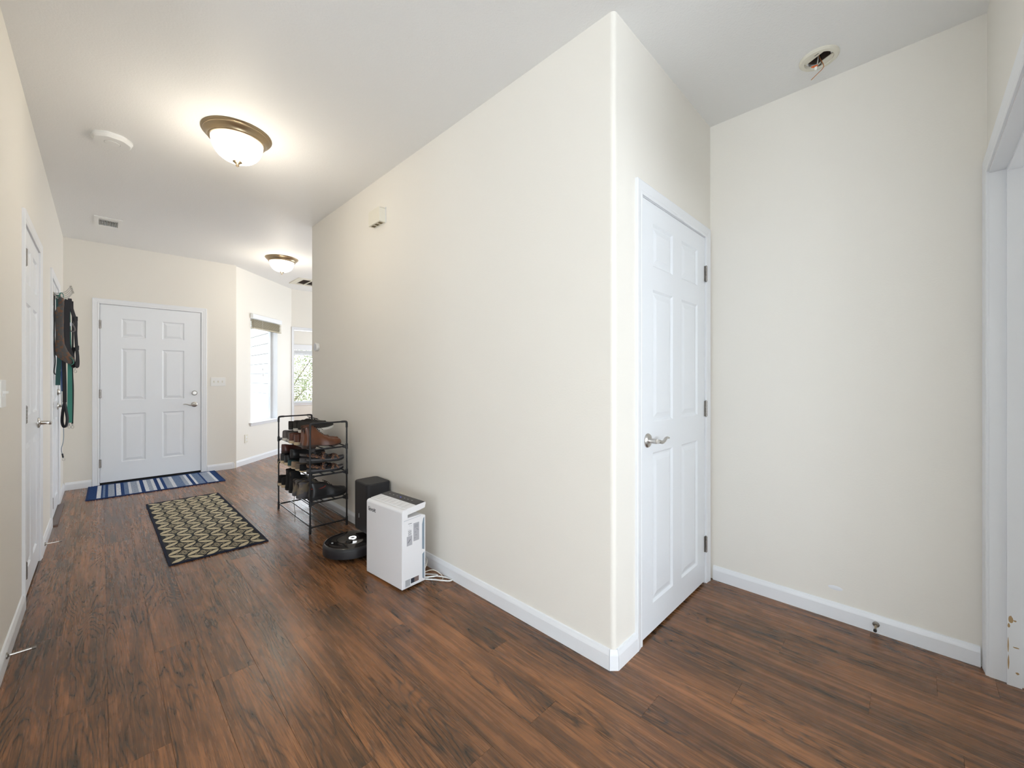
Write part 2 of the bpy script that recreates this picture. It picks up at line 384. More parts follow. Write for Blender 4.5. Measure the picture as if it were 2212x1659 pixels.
XL, XM, YC, XR, YF, GX, YE = -0.293, 1.495, 0.885, 2.609, 6.533, 1.245, 4.336
YN, YR, XA = -0.215, 7.57, 2.282
DZ = 2.055     # rough top of a door opening
hpi = pi / 2
# left wall, local x runs along +Y from Y=-0.6
LS = 1.6
wall('wall_left', (XL, LS), hpi, YF - LS, [(3.37 - LS - .01, 4.13 - LS + .01, 0, DZ), (5.03 - LS - .01, 5.79 - LS + .01, 0, DZ)],
     'long cream wall of the hall on the side of the hanging leashes', ext=(0, TW))
wall('wall_front', (XL, YF), 0, GX - XL, [(-0.012 - XL - .008, 0.898 - XL + .008, 0, DZ + .012)], 'cream wall around the white front door', ext=(0, 0.04))
LA = sqrt(2) * (XA - GX)
WIN = (0.375, 1.055, 0.575, 2.10)
wall('wall_angled', (GX, YF), pi / 4, LA, [(WIN[0], WIN[1], WIN[2] - .0145, WIN[3])], 'angled cream wall with the narrow window', tw=0.14)
wall('wall_rear', (XA, YR), 0, 2.3, [(0.0335, 0.8665, 0, DZ + .0005)], 'far cream wall with the open doorway beside the narrow window')
wall('wall_main', (XM, YE - 0.02), -hpi, YE - 0.02 - YC - 0.02, [], 'large plain cream wall behind the shoe rack and purifier')
wall('wall_closet', (XM + 0.02, YC), 0, XR - XM - 0.02, [(1.735 - XM - .02 - .006, 2.515 - XM - .02 + .006, 0, DZ)], 'cream wall around the white closet door', ext=(0, 0))
wall('wall_right', (XR, YC + TW), -hpi, YC + TW - YN, [], 'plain cream wall between closet door and right doorway', ext=(0, TW))
wall('wall_near_right', (XR, YN), pi, XR - 1.53, [(XR - 2.5465, XR - 1.6445, 0, DZ + .0005)], 'cream wall holding the open doorway at the right', tw=0.12)
# foyer behind the main wall, living room behind the camera, rooms beyond the doorways
wall('wall_foyer_south', (4.5, YE), pi, 4.5 - XM - 0.02, [], 'hidden cream wall on the back of the hall block')
wall('wall_foyer_east', (4.5, YR + TW), -hpi, YR + TW - YE, [(0.75, 2.75, 0.55, 2.15)], 'hidden cream east wall of the foyer with a window')
wall('wall_closet_side', (XR + TW, YE), -hpi, YE - YC, [], 'hidden cream wall closing the closet block')
wall('wall_living_side', (1.53, YN - TW), -hpi, 4.65, [], 'hidden cream side wall of the living room')
wall('wall_living_south', (1.53, -5.0), pi, 5.53, [(0.08, 2.78, 0.32, 2.38)], 'hidden cream window wall of the living room')
wall('wall_living_west', (-4.0, -5.0), hpi, 6.6, [(1.6, 5.8, 0.4, 2.3)], 'hidden cream west wall of the living room')
wall('wall_living_north', (-4.0, LS), 0, 4.0 + XL, [], 'hidden cream wall left of the hall opening')
wall('wall_side_room_south', (4.5, -4.0), pi, 2.97, [(1.08, 2.72, 0.8, 2.2)], 'hidden cream wall of the side room with a window')
wall('wall_side_room_east', (4.5, YN - TW), -hpi, 3.67, [], 'hidden cream east wall of the side room')
wall('wall_side_room_north', (4.5, YN), pi, 4.5 - XR - TW, [], 'hidden cream wall behind the hall corner', tw=TW)
RX = 2.315
wall('wall_far_room_left', (RX, YR + TW), hpi, 10.6 - YR - TW, [], 'hidden cream left wall of the far room')
wall('wall_far_room_window', (RX, 10.6), 0, 3.2, [(3.20 - RX, 4.52 - RX, 0.62, 2.02)], 'pale wall of the far room with a window', ext=(TW, 0), m='wall')
wall('wall_far_room_right', (5.4, 10.6), -hpi, 10.6 - YR - TW, [(0.75, 2.05, 0.85, 2.05)], 'hidden cream right wall of the far room')
wall('wall_far_room_south', (5.5, YR + TW), pi, 1.0, [], 'hidden cream wall closing the far room')

# rounded drywall corners
def bullnose(name, cx, cy, a0, label):
    bm = bmesh.new(); r = 0.02; n = 8
    pts = [(cx + r * cos(a0 + i * hpi / n), cy + r * sin(a0 + i * hpi / n)) for i in range(n + 1)] + [(cx, cy)]
    prism(bm, pts, 0, H)
    o = obj(name, bm, 'wall', smooth=True); tag(o, label, 'wall corner', None, 'structure')
bullnose('trim_1', XM + .02, YC + .02, pi, 'rounded cream wall corner beside the closet door')
bullnose('trim_2', XM + .02, YE - .02, hpi, 'rounded far end corner of the plain main wall')

# ceiling with recesses
def slab_with_holes(name, xs0, ys0, z, th, holes, m, up):
    xs = sorted(set(xs0) | {v for q in holes for v in q[:2]}); ys = sorted(set(ys0) | {v for q in holes for v in q[2:]})
    bm = bmesh.new(); V = {}
    def v(i, j, k):
        if (i, j, k) not in V: V[(i, j, k)] = bm.verts.new((xs[i], ys[j], z + k * th))
        return V[(i, j, k)]
    def sol(i, j):
        if not (0 <= i < len(xs) - 1 and 0 <= j < len(ys) - 1): return False
        cx, cy = (xs[i] + xs[i + 1]) / 2, (ys[j] + ys[j + 1]) / 2
        return not any(a < cx < b and c < cy < d for a, b, c, d in holes)
    for i in range(len(xs) - 1):
        for j in range(len(ys) - 1):
            if not sol(i, j): continue
            bm.faces.new((v(i, j, 0), v(i, j + 1, 0), v(i + 1, j + 1, 0), v(i + 1, j, 0)))
            bm.faces.new((v(i, j, 1), v(i + 1, j, 1), v(i + 1, j + 1, 1), v(i, j + 1, 1)))
            for di, dj, a, b in ((-1, 0, (i, j), (i, j + 1)), (1, 0, (i + 1, j + 1), (i + 1, j)), (0, -1, (i + 1, j), (i, j)), (0, 1, (i, j + 1), (i + 1, j + 1))):
                if not sol(i + di, j + dj): bm.faces.new((v(*a, 0), v(*a, 1), v(*b, 1), v(*b, 0)))
    bmesh.ops.recalc_face_normals(bm, faces=bm.faces)
    return obj(name, bm, m)
SM = (2.41, 0.325)
OUT = [(-4.12, 1.20, 6.67, 10.72), (1.20, 2.185, 7.62, 10.72)]
ch = OUT + [(SM[0] - .045, SM[0] + .045, SM[1] - .045, SM[1] + .045), (-0.02, 0.115, 5.52, 5.745), (2.19, 2.72, 6.69, 7.05)]
o = slab_with_holes('ceiling', [-4.12, 5.6], [-5.12, 10.72], H, 0.03, ch, 'ceil', 1)
tag(o, 'smooth pale grey-white ceiling', 'ceiling', None, 'structure')
o = slab_with_holes('trim_3', [-4.12, 5.6], [-5.12, 10.72], H + .20, .03, OUT, 'wood_dark', 1); tag(o, 'dark boards above the ceiling openings', 'roof deck', None, 'structure')

# ------------------------------------------------------------------ floor with planks
bm = bmesh.new(); bx(bm, -4.12, 5.6, -5.12, 10.72, -0.05, -0.0095)
floor = obj('floor', bm, 'subfloor'); tag(floor, 'dark reddish-brown wood plank floor with visible grain', 'floor', None, 'structure')
PW, PX0, PL = 0.1484, 0.0168, 1.22
known = {-2: 2.86, -1: 2.17, 0: 1.76, 1: 2.385, 2: 1.995, 5: 2.21, 6: 1.80, 9: 0.697, 11: 0.489, 13: 0.119, 14: 0.427, 15: -0.062, 16: -0.23}
def plank(x0, x1, y0, y1, m='wood', g=0.0002):
    w, l = (x1 - x0) / 2 - g, (y1 - y0) / 2 - g
    bm = bmesh.new(); c = 0.0005
    t = [bm.verts.new(p) for p in ((-w + c, -l + c, 0), (w - c, -l + c, 0), (w - c, l - c, 0), (-w + c, l - c, 0))]
    s = [bm.verts.new(p) for p in ((-w, -l, -c), (w, -l, -c), (w, l, -c), (-w, l, -c))]
    b = [bm.verts.new(p) for p in ((-w, -l, -.0095), (w, -l, -.0095), (w, l, -.0095), (-w, l, -.0095))]
    bm.faces.new(t)
    for i in range(4):
        j = (i + 1) % 4
        bm.faces.new((s[i], s[j], t[j], t[i])); bm.faces.new((b[i], b[j], s[j], s[i]))
    return obj('plank', bm, m, floor, ((x0 + x1) / 2, (y0 + y1) / 2, 0))
prev = 0.3
for k in range(-3, 22):
    x0, x1 = PX0 + k * PW, PX0 + (k + 1) * PW
    if x1 < XL: continue
    if k in known: off = known[k]
    else:
        off = prev + random.choice((0.38, 0.45, 0.62, 0.80))
    prev = off
    ylo, yhi = (-0.345, 8.9)
    if k > 17: ylo = 4.34
    if x1 > 2.3: yhi = 8.9
    if k < 8: yhi = YF + 0.05
    elif k < 15: yhi = YF + (x1 - GX) + 0.12
    y = off - math.ceil((off - ylo) / PL) * PL
    while y < yhi:
        a, b = max(y, ylo), min(y + PL, yhi)
        y += PL
        if b - a < 0.04: continue
        if k >= 11 and a < YE:        # under the closet block nothing shows
            if a > 1.0 and b < YE: continue
            if a < 1.0 < b and k >= 11: b = 1.0 if b > 1.0 else b
            elif a > 1.0 and b > YE: a = YE
        if b - a < 0.04: continue
        plank(max(x0, XL - 0.05), x1, a, b)
# out of the frame: invented pale floor that bounces light up, then plain boards
bm = bmesh.new(); bx(bm, -4.0, 1.53, -5.0, -0.346, -.0095, 0); bx(bm, 1.65, 4.5, -4.0, -0.346, -.0095, 0); bx(bm, -4.0, -0.46, -0.345, 1.6, -.0095, 0)
o = obj('bounce_floor', bm, 'bounce_floor', floor); o['kind'] = 'stuff'
bm = bmesh.new(); bx(bm, 3.31, 4.5, 4.34, 7.69, -.0095, 0); bx(bm, 2.32, 5.4, 8.905, 10.6, -.0095, 0); bx(bm, 3.31, 5.4, 7.70, 8.9, -.0095, 0)
o = obj('plank_field', bm, 'floorfar', floor); o['kind'] = 'stuff'

# ------------------------------------------------------------------ trim helpers
CAS = [(0, 0), (0, .009), (.004, .012), (.012, .0125), (.016, .0105), (.020, .0125), (.044, .016), (.053, .018), (.057, .015), (.057, 0)]
CAS = [(u, v * .80) for u, v in CAS]
def casing(parent, x0, x1, zt, y=0.0, name='casing', sides=(1, 1), m='trim', prof=CAS):
    """mitred door casing around local x0..x1, protruding to -y; three pieces"""
    def piece(P0, P1):
        bm = bmesh.new(); n = len(prof)
        A = [bm.verts.new(P0(u, v)) for u, v in prof]; B = [bm.verts.new(P1(u, v)) for u, v in prof]
        for i in range(n - 1): bm.faces.new((A[i], A[i + 1], B[i + 1], B[i]))
        bm.faces.new(A); bm.faces.new(B[::-1]); bm.faces.new((A[-1], A[0], B[0], B[-1]))
        bmesh.ops.recalc_face_normals(bm, faces=bm.faces)
        return obj(name, bm, m, parent)
    if sides[0]: piece(lambda u, v: (x0 - u, y - v, 0), lambda u, v: (x0 - u, y - v, zt + u))
    if sides[1]: piece(lambda u, v: (x1 + u, y - v, 0), lambda u, v: (x1 + u, y - v, zt + u))
    piece(lambda u, v: (x0 - u, y - v, zt + u), lambda u, v: (x1 + u, y - v, zt + u))
BP = [(0.0, 0.0), (.013, 0.0), (.013, .060), (.0115, .066), (.0085, .074), (.006, .082), (0.0, .084)]
def baseboard(name, a, b, n, label, cut=(0, 0)):
    """a,b on the wall face, n = normal to the room; cut = +1 outer mitre, -1 inner mitre at each end (extends with depth)"""
    a, b, n = Vector((*a, 0)), Vector((*b, 0)), Vector((*n, 0)).normalized()
    d = (b - a).normalized(); bm = bmesh.new()
    A = [bm.verts.new(a + n * u - d * u * cut[0] + Vector((0, 0, v))) for u, v in BP]
    B = [bm.verts.new(b + n * u + d * u * cut[1] + Vector((0, 0, v))) for u, v in BP]
    k = len(BP)
    for i in range(k): bm.faces.new((A[i], A[(i + 1) % k], B[(i + 1) % k], B[i]))
    bm.faces.new(A); bm.faces.new(B[::-1]); bmesh.ops.recalc_face_normals(bm, faces=bm.faces)
    o = obj(name, bm, 'trim'); tag(o, label, 'baseboard', None, 'structure')
q = 0.4142
baseboard('baseboard_main', (XM, YE - .02), (XM, YC + .021), (-1, 0), 'white baseboard along the large plain wall', (q, q))
baseboard('baseboard_corner', (XM + .0005, YC + .0195), (XM + .0195, YC + .0005), (-1, -1), 'small angled white baseboard block on the rounded corner', (q, q))
baseboard('baseboard_closet', (XM + .021, YC), (1.672, YC), (0, -1), 'short white baseboard between rounded corner and closet casing', (q, 0))
baseboard('baseboard_right', (XR, YC - .0185), (XR, YN + .0185), (-1, 0), 'white baseboard with the door stop on the right wall')
baseboard('baseboard_left', (XL, LS), (XL, 3.308), (1, 0), 'white baseboard in front of the near left door')
baseboard('baseboard_left_middle', (XL, 4.195), (XL, 4.965), (1, 0), 'white baseboard between the two left doors')
baseboard('baseboard_left_far', (XL, 5.86), (XL, YF - 0.013), (1, 0), 'short white baseboard beyond the door with the leashes')
baseboard('baseboard_front_left', (XL + .013, YF), (-0.078, YF), (0, -1), 'short white baseboard left of the front door')
baseboard('baseboard_front_right', (0.965, YF), (GX, YF), (0, -1), 'white baseboard right of the front door', (0, -q))
baseboard('baseboard_angled', (GX, YF), (XA - 0.01, YR - 0.022), (1, -1), 'white baseboard under the narrow window', (-q, 0))
baseboard('baseboard_rear', (3.20, YR), (4.5, YR), (0, -1), 'hidden white baseboard of the far wall')
baseboard('baseboard_foyer', (4.5, YE), (XM + .02, YE), (0, 1), 'hidden white baseboard behind the main wall')

# ------------------------------------------------------------------ doors (local x along, -y towards the viewer)
def door_slab(w, h, zb, panels, th=0.035):
    """slab face at y=0 with sunken moulded fields"""
    bm = bmesh.new()
    xs = sorted({0, w} | {v for p in panels for v in p[:2]}); zs = sorted({zb, zb + h} | {v for p in panels for v in p[2:]})
    V = {}
    def v(i, j):
        if (i, j) not in V: V[(i, j)] = bm.verts.new((xs[i], 0, zs[j]))
        return V[(i, j)]
    for i in range(len(xs) - 1):
        for j in range(len(zs) - 1):
            cx, cz = (xs[i] + xs[i + 1]) / 2, (zs[j] + zs[j + 1]) / 2
            if any(a < cx < b and c < cz < d for a, b, c, d in panels): continue
            bm.faces.new((v(i, j), v(i + 1, j), v(i + 1, j + 1), v(i, j + 1)))
    for a, b, c, d in panels:
        o_ = [bm.verts.new(p) for p in ((a, 0, c), (b, 0, c), (b, 0, d), (a, 0, d))]
        s = 0.010; i_ = [bm.verts.new(p) for p in ((a + s, .008, c + s), (b - s, .008, c + s), (b - s, .008, d - s), (a + s, .008, d - s))]
        for k in range(4): bm.faces.new((o_[k], o_[(k + 1) % 4], i_[(k + 1) % 4], i_[k]))
        bm.faces.new(i_)
    B = [bm.verts.new(p) for p in ((0, th, zb), (w, th, zb), (w, th, zb + h), (0, th, zb + h))]
    F = [bm.verts.new(p) for p in ((0, 0, zb), (w, 0, zb), (w, 0, zb + h), (0, 0, zb + h))]
    bm.faces.new(B[::-1])
    for k in range(4): bm.faces.new((F[k], B[k], B[(k + 1) % 4], F[(k + 1) % 4]))
    bmesh.ops.remove_doubles(bm, verts=bm.verts, dist=1e-5)
    return bm
def door_panel(a, b, c, d):
    """raised field: bevelled up from the groove"""
    bm = bmesh.new(); g, s = 0.018, 0.024
    lo = [bm.verts.new(p) for p in ((a + g, .0079, c + g), (b - g, .0079, c + g), (b - g, .0079, d - g), (a + g, .0079, d - g))]
    g2 = g + s
    hi = [bm.verts.new(p) for p in ((a + g2, .0015, c + g2), (b - g2, .0015, c + g2), (b - g2, .0015, d - g2), (a + g2, .0015, d - g2))]
    for k in range(4): bm.faces.new((lo[k], lo[(k + 1) % 4], hi[(k + 1) % 4], hi[k]))
    bm.faces.new(hi); bm.faces.new(lo[::-1]); return bm
def hinge(parent, x, z, side, leaf=0.012):
    bm = bmesh.new(); h = 0.09
    for i in range(5):
        lathe(bm, [(0, -h / 2 + i * h / 5 + .0006), (.0065, -h / 2 + i * h / 5 + .0006), (.0065, -h / 2 + (i + 1) * h / 5 - .0006), (0, -h / 2 + (i + 1) * h / 5 - .0006)], 10, mt=Matrix.Translation((0, -.0085, 0)))
    lathe(bm, [(0, -h / 2 - .005), (.004, -h / 2 - .003), (.004, -h / 2)], 8, mt=Matrix.Translation((0, -.0085, 0)))
    lathe(bm, [(.004, h / 2), (.004, h / 2 + .003), (0, h / 2 + .005)], 8, mt=Matrix.Translation((0, -.0085, 0)))
    bx(bm, -leaf if side > 0 else 0.0, 0.0 if side > 0 else leaf, -.0045, -.0002, -h / 2, h / 2)
    bmesh.ops.recalc_face_normals(bm, faces=bm.faces)
    obj('hinge', bm, 'hinge', parent, (x, 0, z))
def lever(parent, x, z, d, wave=True, L=0.11):
    """round rosette with a waved lever pointing to local +x*d"""
    h = thing_part('lever_handle', parent, (x, 0, z))
    bm = bmesh.new()
    rot = Matrix.Rotation(hpi, 4, 'X')   # z -> -y
    lathe(bm, [(0, 0.0), (.033, 0.0), (.033, .004), (.029, .009), (.018, .012), (.013, .013), (.0115, .016), (.0115, .045), (0, .047)], 28, mt=rot)
    bmesh.ops.recalc_face_normals(bm, faces=bm.faces)
    obj('rosette', bm, 'nickel', h, smooth=True)
    bm = bmesh.new()
    if wave: P = [(0, -.050, 0), (.012 * d, -.054, -.001), (.035 * d, -.055, -.006), (.058 * d, -.054, -.003), (.08 * d, -.052, .006), (.10 * d, -.050, .009), (.115 * d, -.050, .006)]
    else: P = [(0, -.050, 0), (.015 * d, -.056, 0), (.05 * d, -.058, 0), (.09 * d, -.056, 0), (.115 * d, -.052, 0)]
    S = spline(P, 4); rows = []
    for i, p in enumerate(S):
        t = i / (len(S) - 1); w = .0095 * (1 - .25 * t); hh = .010 * (1 - .55 * t)
        rows.append([bm.verts.new(p + Vector((0, w * cos(a), hh * sin(a)))) for a in [2 * pi * k / 10 for k in range(10)]])
    for a, b in zip(rows, rows[1:]):
        for k in range(10): bm.faces.new((a[k], a[(k + 1) % 10], b[(k + 1) % 10], b[k]))
    bm.faces.new(rows[0][::-1]); bm.faces.new(rows[-1]); bmesh.ops.recalc_face_normals(bm, faces=bm.faces)
    obj('lever', bm, 'nickel', h, smooth=True)
def thing_part(name, parent, loc=(0, 0, 0)):
    o = D.objects.new(name, None); COL.objects.link(o); o.location = loc; o.parent = parent; return o
def deadbolt(parent, x, z):
    bm = bmesh.new(); rot = Matrix.Rotation(hpi, 4, 'X')
    lathe(bm, [(0, 0), (.031, 0), (.030, .006), (.022, .014), (.020, .016), (0, .016)], 24, mt=rot)
    prism(bm, rrect(-.004, .004, -.014, .014, .003, 3), -.030, -.015, 'y')
    bmesh.ops.recalc_face_normals(bm, faces=bm.faces)
    obj('deadbolt', bm, 'nickel', parent, (x, 0, z), smooth=True)
def six_panels(x0, w, zb, rows, cols): return [(x0 + a, x0 + b, c, d) for c, d in rows for a, b in cols]
def door(name, label, loc, rz, w, h, zb, cols, rows, hinge_side, hz, lever_spec, wall_t=TW, bolt=None, m='door', wt=None):
    o = thing(name, label, 'door', loc, rz, None, 'structure')
    ps = [(a, b, c, d) for c, d in rows for a, b in cols]
    obj('slab', door_slab(w, h, zb, ps), m, o)
    for p in ps: obj('panel', door_panel(*p), m, o)
    top = zb + h; g = 0.003
    # jamb liner and stop
    bm = bmesh.new(); J = 0.006
    bx(bm, -g - J, -g, .0, wall_t, 0, top + g + J); bx(bm, w + g, w + g + J, .0, wall_t, 0, top + g + J); bx(bm, -g, w + g, .0, wall_t, top + g, top + g + J)
    bx(bm, -g, .012, .037, .070, 0, top + g); bx(bm, w - .012, w + g, .037, .070, 0, top + g); bx(bm, .012, w - .012, .037, .070, top - .012, top + g)
    obj('jamb', bm, 'trim', o)
    casing(o, -g - J + .003, w + g + J - .003, top + g + J - .003)
    bm = bmesh.new(); bx(bm, -g, w + g, .020, .070, 0.0005, zb + .004)
    obj('gap_shade_strip', bm, 'gapshade', o)  # dark strip stands in for the shade under the slab
    bm = bmesh.new(); bx(bm, .002, w - .002, .038, .042, zb + .1, top - .0125); obj('backing', bm, 'gapshade', o)
    hx = -g / 2 if hinge_side < 0 else w + g / 2
    for z in hz: hinge(o, hx, z, hinge_side)
    lx, lz, ld = lever_spec; lever(o, lx, lz, ld)
    if bolt: deadbolt(o, *bolt)
    return o
# front door
FD = door('door_1', 'white six-panel front door behind the striped blue mat', (-0.012, YF, 0), 0, 0.91, 2.022, 0.032,
          [(.175, .385), (.535, .745)], [(.245, .805), (.960, 1.56), (1.69, 1.905)], -1, (0.25, 1.04, 1.825), (.845, .882, -1), bolt=(.847, 1.028))
bm = bmesh.new(); bx(bm, .0, .91, -0.006, .03, .0005, .014); obj('threshold', bm, 'black', FD, bevel=.002)  # black here stands in for the dark gap below the door
CD = door('door_2', 'white six-panel closet door with wave lever, at the right of the large wall', (1.735, YC, 0), 0, 0.78, 2.03, 0.014,
          [(.110, .335), (.445, .670)], [(.145, .86), (1.005, 1.635), (1.745, 1.95)], 1, (0.233, 1.035, 1.832), (.055, .924, 1))
L1 = door('door_3', 'white six-panel door nearest on the left wall, seen edge-on', (XL, 3.37, 0), hpi, 0.76, 2.03, 0.012,
          [(.11, .325), (.435, .65)], [(.145, .86), (1.005, 1.635), (1.745, 1.95)], -1, (0.187, 1.02, 1.86), (.70, .923, -1))
L2 = door('door_4', 'white door behind the hanging leashes with deadbolt', (XL, 5.03, 0), hpi, 0.76, 2.03, 0.018,
          [(.11, .325), (.435, .65)], [(.145, .86), (1.005, 1.635), (1.745, 1.95)], -1, (0.187, 1.02, 1.86), (.70, .953, -1), bolt=(.70, 1.085))
bm = bmesh.new(); bx(bm, -.01, .80, -.040, .10, .0005, .011); obj('threshold', bm, 'sill', L2, bevel=.003)
# small chips of the lower paint corner are part of the worn right doorway
RD = thing('door_5', 'worn white door frame of the open doorway at the right edge', 'door frame', (XR, YN, 0), pi, None, 'structure')
xa, xb = XR - 2.54, XR - 1.651
bm = bmesh.new()
bx(bm, xa - .006, xa, 0, TW, 0, DZ); bx(bm, xb, xb + .006, 0, TW, 0, DZ); bx(bm, xa, xb, 0, TW, DZ - .006, DZ)
obj('jamb', bm, 'trim', RD)
bm = bmesh.new()
bx(bm, xa, xa + .012, .045, .083, 0, DZ - .006); obj('door_stop', bm, 'trim', RD)
bm = bmesh.new(); bx(bm, xb - .012, xb, .045, .083, 0, DZ - .006); obj('door_stop', bm, 'trim', RD)
bm = bmesh.new(); bx(bm, xa + .012, xb - .012, .045, .083, DZ - .018, DZ - .006); obj('door_stop', bm, 'trim', RD)
casing(RD, xa - .003, xb + .003, DZ + .002)
# bare wood chips on the stop
for (z0, z1, y0, y1) in ((.245, .275, .046, .062), (.225, .245, .046, .053), (.255, .262, .060, .070), (.13, .19, .046, .050), (.06, .12, .046, .051), (.152, .157, .058, .078), (.05, .06, .066, .076)):
    bm = bmesh.new(); n = 9; cy, cz = (y0 + y1) / 2, (z0 + z1) / 2
    prism(bm, [(cy + (y1 - y0) / 2 * cos(2 * pi * i / n) * random.uniform(.7, 1.1), cz + (z1 - z0) / 2 * sin(2 * pi * i / n) * random.uniform(.7, 1.1)) for i in range(n)], xa + .012, xa + .0124, 'x')
    obj('paint_chip', bm, mat('bare_wood_chip', (0.42, 0.28, 0.14), 0.8) if 'chip' not in M else M['chip'], RD)
# far doorway
FR = thing('door_6', 'white frame of the far open doorway beside the narrow window', 'door frame', (XA, YR, 0), 0, None, 'structure')
bm = bmesh.new(); bx(bm, .034, .04, 0, TW, 0, DZ); bx(bm, .86, .866, 0, TW, 0, DZ); bx(bm, .04, .86, 0, TW, DZ - .006, DZ); obj('jamb', bm, 'trim', FR)
casing(FR, .043, .857, DZ + .002, prof=[(u * .72, v) for u, v in CAS])

# ------------------------------------------------------------------ narrow window in the angled wall
W1 = thing('window_1', 'tall narrow window in the angled wall with raised cream blind', 'window', (GX, YF, 0), pi / 4, None, 'structure')
a, b, c, d = WIN
bm = bmesh.new(); fw = .035
for q_ in ((a, a + fw, c, d), (b - fw, b, c, d), (a + fw, b - fw, c, c + fw), (a + fw, b - fw, d - fw, d)): bx(bm, q_[0], q_[1], .095, .13, q_[2], q_[3])
obj('window_frame', bm, 'vinyl', W1, bevel=.003)
obj('pane', box(a + fw, b - fw, .110, .114, c + fw, d - fw), 'glass', W1)
bm = bmesh.new(); bx(bm, a, a + .004, .001, .095, c + .0002, d); bx(bm, b - .004, b, .001, .095, c, d); bx(bm, a + .004, b - .004, .001, .095, d - .004, d); obj('reveal', bm, 'trim', W1)
bm = bmesh.new(); prism(bm, [(-.030, c - .014), (-.034, c - .007), (-.030, c), (.095, c), (.095, c - .014)], a - .03, b + .03, 'x'); obj('window_sill', bm, 'trim', W1)
bm = bmesh.new(); prism(bm, [(-.012, c - .05), (-.018, c - .016), (0, c - .015), (0, c - .05)], a - .015, b + .015, 'x'); obj('apron', bm, 'trim', W1)
BL = thing('window_blind', 'raised cream slat blind bunched at the top of the narrow window', 'blind', (GX, YF, 0), pi / 4)
bm = bmesh.new(); prism(bm, [(-.030, d + .05), (-.046, d + .045), (-.046, d - .01), (-.040, d - .02), (-.006, d - .02), (-.006, d + .05)], a - .01, b + .045, 'x'); obj('valance', bm, 'trim', BL)
for i in range(13):
    z = d - .032 - i * .0088
    bm = bmesh.new(); off = random.uniform(-.0015, .0015); x0 = a + .012 + random.uniform(-.003, .003)
    prism(bm, [(-.042 + off, z), (-.018, z + .0025), (.006 + off, z), (.006 + off, z - .003), (-.018, z - .0005), (-.042 + off, z - .003)], x0, b + .035 + random.uniform(-.004, .004), 'x')
    obj('slat', bm, 'blind', BL)
bm = bmesh.new(); bx(bm, a + .01, b + .036, -.043, .007, d - .160, d - .148); obj('bottom_rail', bm, 'blind', BL, bevel=.002)
for cx_, zl in ((a + .215, 1.335), (a + .228, 1.25)):
    bm = bmesh.new(); tube(bm, [(cx_, -.040, d - .03), (cx_, -.042, zl + .03)], .0011, 6); obj('cord', bm, 'plastic', BL)
    bm = bmesh.new(); lathe(bm, [(0, .032), (.0035, .030), (.008, .004), (.007, 0), (0, -.001)], 12); obj('tassel', bm, 'labelmetal', BL, (cx_, -.042, zl), smooth=True)

# far room window
W2 = thing('window_2', 'sunlit far room window with green tree outside, seen through the doorway', 'window', (3.20, 10.6, 0), 0, None, 'structure')
bm = bmesh.new(); fw = .045; ww = 1.32
for q_ in ((0, fw, .62, 2.02), (ww - fw, ww, .62, 2.02), (fw, ww - fw, .62, .66), (fw, ww - fw, 1.98, 2.02), (.60, .66, .66, 1.98)): bx(bm, q_[0], q_[1], .06, .10, q_[2], q_[3])
obj('window_frame', bm, 'vinyl', W2)
obj('pane', box(fw, .60, .078, .082, .66, 1.98), 'glass', W2); obj('pane', box(.66, ww - fw, .078, .082, .66, 1.98), 'glass', W2)
bm = bmesh.new(); bx(bm, -.03, ww + .03, -.03, .06, .605, .62); bx(bm, -.02, ww + .02, -.012, 0, .56, .605); obj('window_sill', bm, 'trim', W2)
B2 = thing('window_blind', 'raised white blind above the far room window', 'blind', (3.20, 10.6, 0), 0)
bm = bmesh.new(); prism(bm, [(-.05, 2.03), (-.05, 1.90), (-.01, 1.90), (-.01, 2.03)], -.02, ww + .02, 'x'); obj('valance', bm, 'trim', B2)
bm = bmesh.new()
for i in range(14): bx(bm, .0, ww, -.045, -.012, 1.885 - i * .0085, 1.8915 - i * .0085)
o = obj('slat_stack', bm, 'blindw', B2); o['kind'] = 'stuff'

# windows of the rooms behind the camera: unseen frames and panes
def plain_window(name, label, loc, rz, w, z0, z1, lights=3):
    o = thing(name, label, 'window', loc, rz, None, 'structure'); bm = bmesh.new(); f = .05
    bx(bm, 0, f, .06, .10, z0, z1); bx(bm, w - f, w, .06, .10, z0, z1); bx(bm, f, w - f, .06, .10, z0, z0 + f); bx(bm, f, w - f, .06, .10, z1 - f, z1)
    for i in range(1, lights): bx(bm, w * i / lights - f / 2, w * i / lights + f / 2, .065, .095, z0 + f, z1 - f)
    obj('window_frame', bm, 'vinyl', o); obj('pane', box(f, w - f, .085, .088, z0 + f, z1 - f), 'glass', o)
plain_window('window_3', 'hidden wide window of the living room', (1.45, -5.0, 0), pi, 2.70, .32, 2.38)
plain_window('window_4', 'hidden west window of the living room', (-4.0, -3.4, 0), hpi, 4.2, .4, 2.3)
plain_window('window_5', 'hidden window of the side room', (3.42, -4.0, 0), pi, 1.64, .8, 2.2, 2)
plain_window('window_6', 'hidden east window of the foyer', (4.5, YR + TW - .75, 0), -hpi, 2.0, .55, 2.15, 2)

plain_window('added_window_7', 'added unseen window holding the far room fill lamp', (5.4, 10.6 - .75, 0), -hpi, 1.3, .85, 2.05, 2)  # invented opening, put in for the fill lamp beside it

